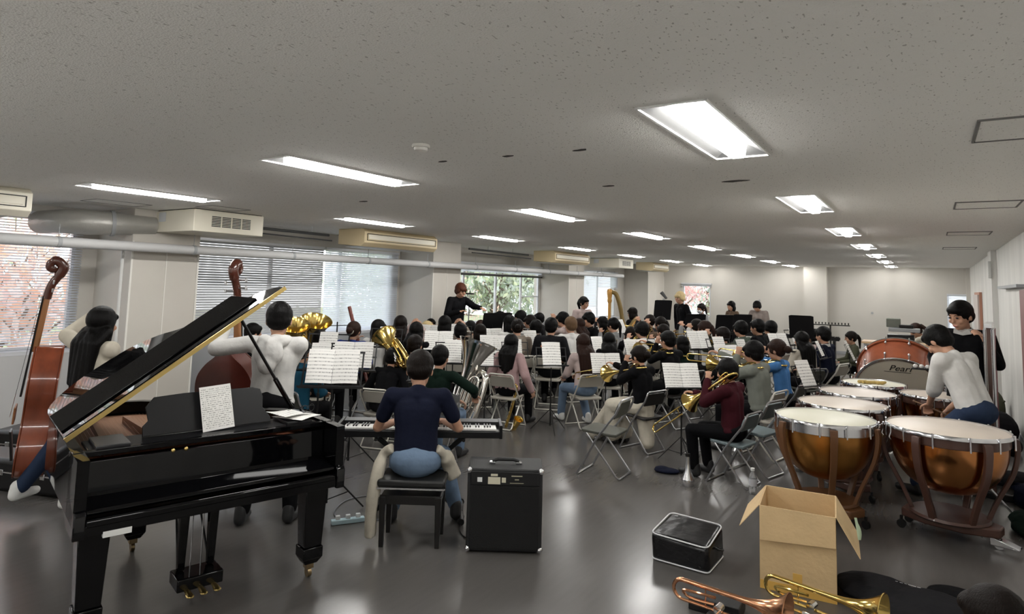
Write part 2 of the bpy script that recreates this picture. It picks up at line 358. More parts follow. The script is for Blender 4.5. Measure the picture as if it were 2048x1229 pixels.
# smoke detector, small ceiling marks and hatches
t = thing('smoke_detector', 'round white smoke detector on the ceiling left of the large light', 'smoke detector', (-2.52, 2.81, CEIL))
MB().lathe([(.0, 0), (.052, 0), (.055, -.012), (.048, -.018)], 24).build('base_plate', mat('detector_white', (.75, .73, .68), .5), t)
MB().lathe([(.042, -.018), (.04, -.035), (.02, -.045), (0, -.046)], 24).build('sensor_dome', mat('detector_white', (.75, .73, .68), .5), t)
M_BLK = mat('black_plastic', (.004, .004, .004), .45, spec=.35)
for k, (x, y, dx, lab) in enumerate([(-2.16, 4.68, .09, 'small dark sprinkler patch on the ceiling, left of the two by the large light'), (-1.2, 4.83, .14, 'small dark broken patch in the ceiling below the large light'),
    (-2.73, 3.27, .05, 'tiny dark ceiling mark just beyond the smoke detector'), (-2.23, 3.31, .06, 'faint ceiling mark right of the smoke detector'), (-4.91, 4.63, .09, 'dark ceiling mark above the suspended air conditioner'), (-1.73, 3.35, .07, 'small dark ceiling mark left of the large light')]):
    mb = MB(); n = 10; mb.prism([(dx*(.6+.4*random.random())*math.cos(2*PI*i/n)*.8, .35*dx*(.5+.5*random.random())*math.sin(2*PI*i/n)) for i in range(n)], -.004, .0)
    o = mb.build('ceiling_patch', mat('dark_patch', (.05, .045, .04), .9), smooth=False); o.location = (x, y, CEIL); tag(o, lab, 'ceiling mark')
for k, (y0, lab) in enumerate([(3.57, 'nearest'), (6.7, 'second'), (9.85, 'third'), (13.0, 'fourth')]):
    t = thing('ceiling_hatch', 'closed ceiling hatch with a thin dark frame, %s along the right wall' % lab, 'ceiling hatch', (.44, y0+.25, CEIL), group='ceiling hatches')
    mb = MB()
    for s in (-1, 1): mb.box((s*.23, 0, -.004), (.012, .5, .008)); mb.box((0, s*.25, -.004), (.47, .012, .008))
    mb.build('frame', mat('hatch_dark', (.16, .155, .15), .7), t, smooth=False)
    MB().box((0, 0, -.002), (.44, .48, .004)).build('panel', M_CEIL, t, smooth=False)
for (x, y, w_, l_) in [(-6.6+.9, 0, 0, 0)]: pass
for (y0, y1, x0, x1, lab) in [(3.3, 3.9, -8.1, -7.7, 'thin ceiling access panel left of the boxy fan unit'), (4.2, 4.7, -7.3, -6.95, 'thin ceiling access panel in front of the boxy fan unit')]:
    mb = MB()
    for yy in (y0, y1): mb.box(((x0+x1)/2, yy, CEIL-.002), (x1-x0, .008, .004))
    for xx in (x0, x1): mb.box((xx, (y0+y1)/2, CEIL-.002), (.008, y1-y0, .004))
    tag(mb.build('ceiling_hatch', mat('hatch_dark', (.1, .1, .1), .7), smooth=False), lab, 'ceiling hatch')

# ------------------------------------------------------------------ air conditioning along the window wall
M_CREAM = mat('ac_cream', (.72, .68, .57), .5); M_CREAM2 = mat('ac_yellowed', (.55, .45, .28), .55); M_SLOT = mat('ac_slot', (.008, .007, .006), .6); M_WHITEP = mat('ac_under', (.62, .62, .6), .5)
def ac_box(y0, y1, label):          # boxy fan unit with four louvre groups on its room side
    t = thing('fan_unit', label, 'air handling unit', (-7.9, (y0+y1)/2, CEIL)); L = y1-y0
    MB().box((0, 0, -.145), (.94, L, .27)).build('casing', M_CREAM, t, bevel=.008)
    MB().box((0, 0, -.005), (.9, L-.04, .01)).build('seal', M_SLOT, t, smooth=False)
    for k in range(4):
        mb = MB(); yc = -L/2+L*(.30+.145*k)
        for j in range(7): mb.box((.472, yc, -.085-.0195*j), (.004, L*.125, .0115))
        mb.build('louvre', M_SLOT, t, smooth=False)
    MB().box((-.25, -L/2-.003, -.09), (.16, .004, .12)).build('notice_sheet', mat('notice_grey', (.62, .64, .66), .6), t, smooth=False)
    return t
ac_box(4.27, 5.23, 'cream boxy fan unit with four louvres, joined to the fat duct'); ac_box(16.9, 17.95, 'distant cream boxy fan unit with a louvre beyond the suspended air conditioner')
def ac_susp(y0, y1, label, mt):
    t = thing('air_conditioner', label, 'air conditioner', (-7.8, (y0+y1)/2, CEIL)); L = y1-y0
    prof = [(-.28, -.002), (.26, -.002), (.33, -.05), (.33, -.225), (.25, -.285), (-.28, -.25)]
    mb = MB(); mb.prism(prof, -L/2, L/2, Matrix(((1, 0, 0, 0), (0, 0, 1, 0), (0, 1, 0, 0), (0, 0, 0, 1)))); mb.build('casing', mt, t, bevel=.006)
    mb = MB(); R = Matrix.Rotation(0, 3, 'X')
    for s in (-1, 1): mb.box((.333, 0, -.135+s*.052), (.008, L-.12, .009)); mb.box((.333, s*(L/2-.055), -.135), (.008, .009, .11))
    mb.build('outlet_frame', M_SLOT, t, smooth=False)
    MB().box((.334, 0, -.13), (.01, L-.16, .075)).build('vane', M_CREAM, t, bevel=.003)
    MB().box((-.02, 0, -.272), (.4, L-.2, .012), Matrix.Rotation(-.065, 3, 'Y')).build('intake_grille', M_WHITEP, t, smooth=False)
    return t
ac_susp(.85, 2.62, 'cream suspended air conditioner at the left edge of the picture', M_CREAM)
ac_susp(7.1, 8.88, 'yellowed suspended air conditioner above the bright blind', M_CREAM2)
ac_susp(13.25, 15.1, 'yellowed suspended air conditioner above the garden window', M_CREAM2)
ac_susp(19.75, 21.2, 'farthest yellowed suspended air conditioner, above the harp', M_CREAM2)
M_PIPE = mat('pipe_wrap', (.5, .5, .5), .6, bump=.2, bscale=12)
t = thing('insulated_pipe', 'long grey insulated pipe running under the air conditioners along the window wall', 'pipe', (-8.05, 10, 2.27))
MB().cyl((0, -11, 0), (0, 8.6, 0), .058, n=20).build('pipe', M_PIPE, t)
for y in np.arange(-10, 8.5, 1.55): MB().cyl((0, y, .05), (0, y, .2), .005, n=6).build('hanger_rod', M_GREYP, t); MB().cyl((0, y-.02, 0), (0, y+.02, 0), .063, n=20).build('clamp', M_GREYP, t)
t = thing('air_duct', 'fat foil-wrapped duct bending out of the boxy fan unit', 'duct', (-8.5, 4, 2.56))
mb = MB(); mb.tube([(.15, .27, 0), (.14, -.15, -.01), (.1, -.45, -.02), (-.02, -.62, -.02), (-.25, -.7, -.02), (-.6, -.7, -.02)], [.12, .14, .15, .15, .14, .14], 20); mb.build('duct', mat('duct_foil', (.42, .41, .38), .4, metal=.3, bump=.5, bscale=9), t)
MB().cyl((.13, -.2, -.01), (.12, -.24, -.012), .158, n=20).build('strap', M_GREYP, t)
t = thing('thin_pipe', 'thin white pipe dropping beside the left pillar', 'pipe', (-8.3, 3.9, 1.1))
MB().cyl((0, 0, -1.1), (0, 0, 1.15), .018, n=10).build('pipe', mat('pale_grey', (.6, .6, .58), .5), t)
for i, (ya, yb) in enumerate([(5.3, 7.0), (10.8, 13.2)]):
    t = thing('conduit', ['white conduit under the ceiling between the two nearest air conditioners', 'white conduit under the ceiling above the garden window'][i], 'conduit', (-8.2, (ya+yb)/2, 2.66)); mb = MB()
    mb.cyl((0, -(yb-ya)/2, 0), (0, (yb-ya)/2, -.01), .022, n=10); mb.cyl((.08, -(yb-ya)/2, -.08), (.08, (yb-ya)/2, -.1), .012, n=8); mb.build('pipe', M_REFL, t)
    [MB().cyl((0, y, 0), (0, y, .1), .004, n=6).build('hanger', M_GREYP, t) for y in (-.5, .5)]

# ------------------------------------------------------------------ garden
struct('ground', MB().box((-25, 15, -1.2), (60, 70, .1)), mat('garden_ground', (.16, .17, .09), 1, vary=.4, vscale=1), smooth=False)
M_BARK = mat('bark', (.25, .2, .16), .9, bump=.5, bscale=20)
def tree(label, x, y, z0, h, crad, cz, cols, n, leaf, spread=1., cat='tree'):
    t = thing('tree', label, cat, (x, y, z0)); rnd = random.Random(int(x*31+y*17)); tr = MB(); tips = []
    tr.tube([(0, 0, 0), (.05, .03, h*.35), (-.03, .05, h*.6)], [.12, .09, .06], 8)
    for k in range(16):
        a = rnd.uniform(0, 2*PI); b = rnd.uniform(.2, 1)*crad*spread; zz = h*rnd.uniform(.3, .6); e = Vector((b*math.cos(a), b*math.sin(a), cz+rnd.uniform(-.5, .8)*crad)); m_ = Vector((0, 0, zz)).lerp(e, .5)+Vector((0, 0, .1))
        tr.tube([(0, 0, zz), m_, e], [.04, .025, .008], 5); tips.append(e)
        for q in range(3): e2 = e.lerp(Vector((0, 0, cz)), rnd.uniform(0, .5))+Vector((rnd.uniform(-1, 1), rnd.uniform(-1, 1), rnd.uniform(-.3, 1)))*crad*.4; tr.tube([m_, e2], [.015, .005], 4); tips.append(e2)
    tr.build('trunk', M_BARK, t)
    for ci, col in enumerate(cols):
        vs_ = []; fs = []; per = n//len(cols)
        for i in range(per):
            c0 = rnd.choice(tips); p = c0+Vector((rnd.gauss(0, 1), rnd.gauss(0, 1), rnd.gauss(0, .6)))*crad*.22; R = Euler((rnd.uniform(0, 6), rnd.uniform(0, 6), rnd.uniform(0, 6))).to_matrix(); l = leaf*rnd.uniform(.6, 1.3); o = len(vs_)
            vs_ += [p+R @ Vector(q) for q in ((-l, 0, 0), (0, -l*.5, 0), (l, 0, 0), (0, l*.5, 0))]; fs.append((o, o+1, o+2, o+3))
        mb = MB(); mb.v = [tuple(v) for v in vs_]; mb.f = fs; mb.mi = [0]*len(fs)
        mb.build('foliage', col, t, smooth=False, fixn=False)
    return t
LF = lambda n, c: translucent(mat(n, c, .6), .5)
L_RED, L_OR, L_PINK, L_GR, L_DG, L_YG = LF('leaf_red', (.7, .09, .07)), LF('leaf_orange', (.92, .44, .22)), LF('leaf_salmon', (.95, .55, .42)), LF('leaf_green', (.34, .46, .22)), LF('leaf_dark', (.2, .3, .15)), LF('leaf_yellow_green', (.5, .55, .28))
tree('orange-red maple close outside the far left window', -11.6, 3.6, -1.15, 4.5, 1.6, 2.6, [L_OR, L_PINK, L_OR], 1700, .13)
tree('salmon maple just left of the orange-red one outside the left window', -11.8, 1.2, -1.15, 4.2, 1.5, 2.6, [L_PINK, L_OR], 1100, .13)
tree('pale grey-green tree behind the maples outside the left window', -16.5, 4.5, -1.15, 6, 2.4, 3.2, [L_GR, L_YG], 2600, .1)
tree('bare branching tree with orange leaves outside the garden window', -11.4, 14.2, -1.15, 4.2, 1.3, 2.5, [L_OR, L_PINK], 700, .05, 1.3)
tree('yellowish tree on the right of the garden window', -12.8, 18.6, -1.15, 5, 1.7, 2.8, [L_YG, L_GR], 2600, .09)
tree('dense green tree filling the middle of the garden window', -14.5, 20.5, -1.15, 6.5, 2.8, 2.9, [L_GR, L_YG, L_DG], 9000, .12)
tree('dark green tree on the left side of the garden window', -15.5, 17.0, -1.15, 6.5, 2.6, 2.8, [L_GR, L_YG], 7000, .12)
tree('red maple outside the small far wall window', -8.9, 26.2, -1.15, 4.6, 1.3, 2.8, [L_RED, L_PINK], 3600, .07)
tree('green tree behind the red maple at the far wall window', -8.6, 29.5, -1.15, 6, 1.9, 3.2, [L_GR, L_DG], 2600, .1)
# ================================================================== GRAND PIANO and what lies on it
M_PBLK = mat('piano_black', (.002, .002, .0025), .06, coat=.75, spec=.0); M_BRASS = mat('brass', (.72, .53, .2), .28, metal=1.); M_SATIN = mat('black_satin', (.004, .004, .005), .4, spec=.35)
M_PLATE = mat('iron_plate_gold', (.3, .15, .08), .4, metal=.7); M_SPRUCE = mat('soundboard', (.2, .07, .035), .4); M_FELT = mat('damper_felt', (.3, .05, .04), .9); M_STEEL = mat('steel', (.7, .7, .72), .25, metal=1.); M_CHROME = mat('chrome', (.7, .7, .72), .14, metal=1.)
PA = math.radians(74.5)
pn = thing('grand_piano', 'black polished grand piano with raised lid in the left foreground', 'piano', (-3.62, 1.57, 0), PA)
PW = 1.47
def outline(y0=.22, ins=0.):
    pts = [(ins, y0+ins*0), (ins, 1.30)]
    pts += [(.36-(.36-ins)*math.cos(a), 1.30+(.40-ins)*math.sin(a)) for a in np.linspace(.25, PI/2, 7)]
    ctrl = [(.36, 1.70-ins), (.62-ins*.5, 1.66-ins), (.80-ins, 1.46-ins*.6), (.90-ins, 1.24-ins*.3), (1.05-ins, 1.02-ins*.6), (1.28-ins, .86-ins), (1.41-ins, .72-ins), (PW-ins, .56)]
    for i in range(len(ctrl)-1):
        p0 = ctrl[max(i-1, 0)]; p1 = ctrl[i]; p2 = ctrl[i+1]; p3 = ctrl[min(i+2, len(ctrl)-1)]
        for t_ in (0.33, .66, 1.0):
            q = [.5*((2*p1[k])+(-p0[k]+p2[k])*t_+(2*p0[k]-5*p1[k]+4*p2[k]-p3[k])*t_**2+(-p0[k]+3*p1[k]-3*p2[k]+p3[k])*t_**3) for k in (0, 1)]; pts.append(tuple(q))
    pts.append((PW-ins, y0)); return pts
def ring(outer, inner, z0, z1):
    mb = MB(); n = len(outer)
    vs_ = [(x, y, z) for z in (z0, z1) for x, y in outer]+[(x, y, z) for z in (z0, z1) for x, y in inner]
    fs = []
    for i in range(n-1):
        a, b = i, i+1
        fs += [(a, b, n+b, n+a), (2*n+b, 2*n+a, 3*n+a, 3*n+b), (n+a, n+b, 3*n+b, 3*n+a), (b, a, 2*n+a, 2*n+b)]
    fs += [(0, n, 3*n, 2*n), (n-1, 3*n-1, 4*n-1, 2*n-1)]
    return mb.add(vs_, fs)
ring(outline(.02), outline(.02, .055), .66, .985).build('case', M_PBLK, pn, ang=30)
MB().prism(outline(.30, .05), .82, .835).build('soundboard', M_SPRUCE, pn)
MB().prism([(x, y) for x, y in outline(.46, .10)], .885, .90).build('iron_plate', M_PLATE, pn)
for k in range(5): MB().box((.22+.24*k, .95-.10*k, .925), (.025, 1.1-.24*k, .05), Matrix.Rotation(.12*k-.05, 3, 'Z')).build('plate_strut', M_PLATE, pn)
def inner_y(x): return 1.55 if x < .6 else max(.66, 1.5-(x-.6)*1.15)
st = MB()
for k in range(60): x = .1+.0212*k; st.cyl((x, .50, .925), (x+.03, inner_y(x)-.1, .925), .0011, n=4, cap=False)
tag(st.build('strings', mat('string_steel', (.42, .24, .15), .3, metal=1.), pn), kind='stuff')
MB().box((PW/2, .58, .935), (1.25, .05, .02)).build('damper_rail', M_FELT, pn)
tp = MB()
for k in range(60): tp.cyl((.1+.0212*k, .43+.02*(k % 3), .9), (.1+.0212*k, .43+.02*(k % 3), .95), .0035, n=5)
tag(tp.build('tuning_pins', M_STEEL, pn), kind='stuff')
# keybed, key slip, closed fallboard, cheeks, front rail
MB().box((PW/2, .12, .635), (PW-.02, .24, .055)).build('keybed', M_PBLK, pn, bevel=.006)
MB().box((PW/2, .45, .62), (PW-.1, .62, .05)).build('bottom_frame', M_SATIN, pn)
MB().box((PW/2, .015, .665), (PW-.1, .03, .05)).build('key_slip', M_PBLK, pn, bevel=.012)
mb = MB(); prof = [(.035, .70), (.02, .715), (.03, .73), (.11, .742), (.19, .752), (.205, .77), (.215, .93), (.235, .93), (.235, .70)]
mb.prism(prof, .058, PW-.058, Matrix(((0, 0, 1, 0), (1, 0, 0, 0), (0, 1, 0, 0), (0, 0, 0, 1)))); mb.build('fallboard', M_PBLK, pn, ang=30, bevel=.003)
MB().box((PW/2, .245, .967), (PW-.112, .04, .03)).build('stretcher', M_PBLK, pn, bevel=.004)
MB().box((PW/2, .4, .968), (PW-.16, .25, .018)).build('desk_shelf', M_SATIN, pn, bevel=.004)
MB().box((.20, .40, .984), (.17, .26, .02)).build('side_shelf', mat('grey_shelf', (.03, .03, .032), .25), pn, bevel=.004)
MB().box((PW-.20, .40, .984), (.17, .26, .02)).build('side_shelf', M_SATIN, pn, bevel=.004)
for xa in (.0, PW-.055):
    mb = MB(); mb.prism([(-.012, .60), (-.014, .715), (.0, .735), (.08, .745), (.15, .775), (.185, .84), (.195, .988), (.27, .988), (.27, .60)], xa, xa+.055, Matrix(((0, 0, 1, 0), (1, 0, 0, 0), (0, 1, 0, 0), (0, 0, 0, 1)))); mb.build('cheek_arm', M_PBLK, pn, ang=50, bevel=.006)
for x in (.49, .56): MB().ball((x, .213, .93), (.012, .008, .012)).build('lock_knob', M_BRASS, pn)
# music desk
dk = [(.37, 0), (.37, .06), (.40, .09), (.385, .17), (.43, .225), (.60, .235), (.86, .235), (1.02, .235), (1.07, .22), (1.085, .17), (1.08, .10), (1.13, .03), (1.13, 0)]
M = Matrix.Translation((0, .43, .98)) @ Matrix.Rotation(PI/2-.28, 4, 'X'); MB().prism(dk, -.009, .009, M).build('music_desk', M_SATIN, pn, bevel=.003)
# lid: hinged on the bass side
TH = math.radians(36); HM = Matrix.Translation((0, 0, .995)) @ Matrix.Rotation(-TH, 4, 'Y')
ol = [(x*1.0+(.0 if x < .7 else .01), y) for x, y in outline(.455)]
lid = MB().prism(ol, 0, .022, HM).build('lid', M_PBLK, pn, ang=30, bevel=.003)
FM = HM @ Matrix.Translation((0, .535, .03)) @ Matrix.Rotation(math.radians(15), 4, 'X')
MB().prism([(.01, 0), (PW-.17, 0), (PW-.24, .235), (.01, .235)], 0, .024, FM).build('front_flap', M_PBLK, lid, bevel=.003)
MB().prism([(.0, .447), (PW+.01, .447), (PW+.01, .459), (0, .459)], .0, .026, HM).build('brass_hinge', M_BRASS, lid, smooth=False)
MB().cyl((1.42, .78, .985), HM @ Vector((1.18, .68, 0)), .011, n=10).build('prop_stick', M_SATIN, pn)
mb = MB().cyl((1.42, .78, .985), Vector((1.42, .78, .985)).lerp(HM @ Vector((1.18, .68, 0)), .32), .017, n=10); mb.build('prop_sleeve', M_PBLK, pn)
# legs
for (x, y, lab) in ((.115, .17, 0), (1.355, .21, 0), (.55, 1.32, 0)):
    mb = MB(); 
    def sq(r, z): return [(x-r, y-r, z), (x+r, y-r, z), (x+r, y+r, z), (x-r, y+r, z)]
    mb.hexa(sq(.058, .20)+sq(.075, .61)); mb.hexa(sq(.066, .13)+sq(.066, .2)); mb.hexa(sq(.04, .09)+sq(.064, .13))
    lg = mb.build('leg', M_PBLK, pn, bevel=.006)
    mb = MB(); mb.cyl((x-.012, y, .03), (x+.012, y, .03), .03, n=16); mb.box((x, y, .075), (.05, .05, .035)); mb.build('caster', mat('dull_brass', (.3, .22, .12), .4, metal=1.), lg)
# lyre with three pedals
for x in (.63, .80): MB().hexa([(x-.02, .40, .16), (x+.02, .40, .16), (x+.02, .44, .16), (x-.02, .44, .16), (x-.03, .38, .6), (x+.03, .38, .6), (x+.03, .44, .6), (x-.03, .44, .6)]).build('lyre_post', M_PBLK, pn, bevel=.004)
MB().box((.715, .38, .115), (.26, .18, .075)).build('pedal_box', M_PBLK, pn, bevel=.008)
for k in (-1, 0, 1): mb = MB(); mb.cap((.715+k*.075, .30, .085), (.715+k*.075, .215, .07), .014, .022, fl=((0, 0, 1), .45)); mb.build('pedal', M_BRASS, pn)
for k in (-1, 1): MB().cyl((.715+k*.03, .42, .15), (.715+k*.03, .42, .6), .004, n=6).build('pedal_rod', M_STEEL, pn); MB().cyl((.715+k*.09, .45, .14), (.715+k*.06, .75, .6), .007, n=6).build('lyre_brace', M_SATIN, pn)
MB().box((.20, .012, .605), (.13, .03, .03)).build('white_label', mat('label_white', (.75, .76, .74), .6), pn, smooth=False)
PM = Matrix.Translation((-3.62, 1.57, 0)) @ Matrix.Rotation(PA, 4, 'Z')
def place(o, M): o.matrix_world = M; return o
# printed paper
def paper_mat(name, staff=True):
    mt = bpy.data.materials.new(name); mt.use_nodes = True; nt = mt.node_tree; b = nt.nodes['Principled BSDF']; b.inputs['Roughness'].default_value = .75
    tc = nt.nodes.new('ShaderNodeTexCoord'); sp = nt.nodes.new('ShaderNodeSeparateXYZ'); nt.links.new(tc.outputs['Object'], sp.inputs[0])
    def mth(op, a, bb=None, c=None):
        n = nt.nodes.new('ShaderNodeMath'); n.operation = op
        for i, v in enumerate((a, bb, c)):
            if v is None: continue
            if isinstance(v, (int, float)): n.inputs[i].default_value = v
            else: nt.links.new(v, n.inputs[i])
        return n.outputs[0]
    step = .031 if staff else .0125
    nz = nt.nodes.new('ShaderNodeTexNoise'); nz.inputs['Scale'].default_value = 90 if staff else 160; nz.inputs['Detail'].default_value = 2
    mp = nt.nodes.new('ShaderNodeMapping'); mp.inputs['Scale'].default_value = (1, .6, 1); nt.links.new(tc.outputs['Object'], mp.inputs[0]); nt.links.new(mp.outputs[0], nz.inputs['Vector'])
    fy = mth('FRACT', mth('DIVIDE', mth('ADD', sp.outputs[1], 5.0), step)); band = mth('LESS_THAN', mth('ABSOLUTE', mth('SUBTRACT', fy, .5)), .17 if staff else .2)
    ln = mth('LESS_THAN', mth('FRACT', mth('MULTIPLY', fy, 14.)), .42) if staff else mth('GREATER_THAN', nz.outputs[0], .5)
    nt2 = mth('GREATER_THAN', nz.outputs[0], .56)
    ink = mth('MULTIPLY', band, mth('MAXIMUM', ln, nt2)) if staff else mth('MULTIPLY', band, ln)
    ex = .185 if staff else .09
    ink = mth('MULTIPLY', ink, mth('LESS_THAN', mth('ABSOLUTE', sp.outputs[0]), ex)); ink = mth('MULTIPLY', ink, mth('LESS_THAN', mth('ABSOLUTE', sp.outputs[1]), .128))
    mx = nt.nodes.new('ShaderNodeMixRGB'); nt.links.new(mth('MULTIPLY', ink, .62), mx.inputs[0]); mx.inputs[1].default_value = (.84, .83, .8, 1); mx.inputs[2].default_value = (.05, .05, .05, 1)
    nt.links.new(mx.outputs[0], b.inputs['Base Color']); MATS[name] = mt; return mt
M_SHEET = paper_mat('sheet_music_paper'); M_FORM = paper_mat('printed_form_paper', False); M_WPAPER = mat('plain_paper', (.8, .79, .76), .75)
def curved_sheet(w_, h_, bow=.006, n=8, x0=0., fold=False):
    mb = MB(); vs_ = []; 
    for j in range(n+1):
        for i in range(n+1):
            u, v = i/n, j/n; vs_.append((x0-w_/2+w_*u, -h_/2+h_*v, bow*math.sin(PI*u)*(1 if fold else math.sin(PI*v+.4))))
    fs = [(j*(n+1)+i, j*(n+1)+i+1, (j+1)*(n+1)+i+1, (j+1)*(n+1)+i) for j in range(n) for i in range(n)]
    return mb.add(vs_, fs)
o = curved_sheet(.19, .275, .008).build('paper_sheet', M_FORM); place(o, PM @ Matrix.Translation((.775, .405, 1.115)) @ Matrix.Rotation(PI/2-.3, 4, 'X') @ Matrix.Rotation(.07, 4, 'Z')); tag(o, 'white printed sheet standing against the piano music desk', 'paper')
o = curved_sheet(.21, .25, .012).build('paper_sheet', M_WPAPER); place(o, PM @ Matrix.Translation((1.30, .40, 1.004)) @ Matrix.Rotation(.5, 4, 'Z')); tag(o, 'lower loose white sheet on the right end of the piano', 'paper')
o = curved_sheet(.2, .25, .02).build('paper_sheet', M_SHEET); place(o, PM @ Matrix.Translation((1.26, .45, 1.018)) @ Matrix.Rotation(.05, 4, 'Y') @ Matrix.Rotation(.2, 4, 'Z')); tag(o, 'curled music sheet lying on top at the right end of the piano', 'paper')
t = thing('glasses', 'black-rimmed glasses lying on the loose sheets on the piano', 'glasses', PM @ Vector((1.36, .36, 1.035)), PA+.4)
for s in (-1, 1):
    MB().tube(arc((s*.034, 0, .02), .024, 0, 2*PI, 20, (1, 0, 0), (0, 0, 1))[:-1], .002, 6, closed=True).build('rim', M_BLK, t)
    MB().tube([(s*.06, 0, .03), (s*.062, .09, .015), (s*.06, .13, .0)], .002, 6).build('temple', M_BLK, t)
MB().tube([(-.01, 0, .024), (0, 0, .028), (.01, 0, .024)], .002, 6).build('bridge', M_BLK, t)
# ================================================================== PEOPLE
M_SKIN = mat('skin', (.45, .25, .165), .55, spec=.3, bump=.05, bscale=60); M_SKIN2 = mat('skin_light', (.66, .42, .32), .55, spec=.3)
def cloth(name, col, rough=.85): return mat('cloth_'+name, col, rough, spec=.12, bump=.35, bscale=14, vary=.10, vscale=9)
C_ = dict(black=cloth('black', (.0035, .0035, .0045)), navy=cloth('navy', (.007, .009, .022)), cream=cloth('cream', (.5, .46, .38)), white=cloth('white', (.58, .57, .55)), teal=cloth('teal', (.008, .05, .085)),
    grey=cloth('grey', (.24, .24, .24)), sage=cloth('sage', (.17, .18, .155)), blue=cloth('blue', (.018, .035, .16)), lblue=cloth('light_blue', (.06, .17, .38)), green=cloth('dark_green', (.004, .012, .008)), pink=cloth('pink', (.36, .24, .24)),
    palepink=cloth('pale_pink', (.46, .37, .35)), beige=cloth('beige', (.25, .21, .17)), brown=cloth('brown', (.12, .08, .055)), maroon=cloth('maroon', (.04, .006, .01)), charcoal=cloth('charcoal', (.011, .011, .013)),
    jeans=cloth('jeans', (.14, .2, .29)), dkjeans=cloth('dark_jeans', (.022, .035, .07)), olive=cloth('olive', (.06, .062, .04)), ochre=cloth('ochre', (.26, .17, .05)), greybrown=cloth('grey_brown', (.24, .2, .18)), mint=cloth('grey_green', (.08, .1, .08)))
def hairm(name, col): return mat('hair_'+name, col, .5, spec=.12, bump=.3, bscale=30, stretch=(6, 6, .6), vary=.25, vscale=20)
H_ = dict(black=hairm('black', (.0022, .0018, .0018)), dark=hairm('dark_brown', (.006, .0035, .0025)), brown=hairm('brown', (.022, .010, .007)), red=hairm('auburn', (.06, .018, .009)), blond=hairm('blond', (.55, .42, .22)), light=hairm('light_brown', (.11, .065, .035)))
M_EYE = mat('eye_dark', (.01, .008, .007), .3); M_LIP = mat('lips', (.42, .14, .12), .5); M_SOCK = cloth('sock_white', (.7, .7, .68)); M_SHOE = mat('shoe_black', (.015, .015, .016), .5); M_MASK = mat('face_mask', (.75, .76, .78), .8)
V = Vector
def ik(a, b, l1, l2, hint):
    a, b = V(a), V(b); d = b-a; L = d.length; mx = (l1+l2)*.985
    if L > mx: b = a+d*(mx/L); d = b-a; L = mx
    L = max(L, abs(l1-l2)+.02); x = (l1*l1-l2*l2+L*L)/(2*L); h = math.sqrt(max(l1*l1-x*x, 0)); dn = d.normalized()
    hv = V(hint)-dn*V(hint).dot(dn); hv = hv.normalized() if hv.length > 1e-4 else V((0, 0, -1))
    return a+dn*x+hv*h, b
def add_hand(mb, wr, f, n, side, curl=.7, k=1.):
    """palm, four unequal fingers with knuckle bends and a thumb leaving the side of the palm"""
    f = V(f).normalized(); n = V(n); n = (n-f*n.dot(f)).normalized(); ac = f.cross(n).normalized()*side
    R = Matrix((ac, f, n)).transposed(); mb.ball(wr+f*.048*k, (.040*k, .052*k, .017*k), R); mb.cap(wr-f*.01, wr+f*.03*k, .024*k, .026*k, fl=(n, .7))
    for i, ln in enumerate((.82, .98, 1.05, .95)):
        o = (i-1.5)*.0205*k; b = wr+f*.085*k+ac*o; c = curl*(1-.05*i)
        p1 = b+(f*math.cos(c*.7)+n*math.sin(c*.7))*.040*k*ln+ac*o*.12; p2 = p1+(f*math.cos(c*1.6)+n*math.sin(c*1.6))*.026*k*ln; p3 = p2+(f*math.cos(c*2.3)+n*math.sin(c*2.3))*.018*k*ln
        mb.cap(b, p1, .0098*k, .0092*k, 8); mb.cap(p1, p2, .0092*k, .0085*k, 8); mb.cap(p2, p3, .0085*k, .0075*k, 8)
    b = wr+f*.025*k+ac*.030*k; p1 = b+(f*.6+ac*.75+n*.25).normalized()*.042*k; p2 = p1+(f*.9+ac*.15+n*.45).normalized()*.03*k
    mb.cap(b, p1, .0125*k, .011*k, 8); mb.cap(p1, p2, .011*k, .009*k, 8)
PEOPLE = 0
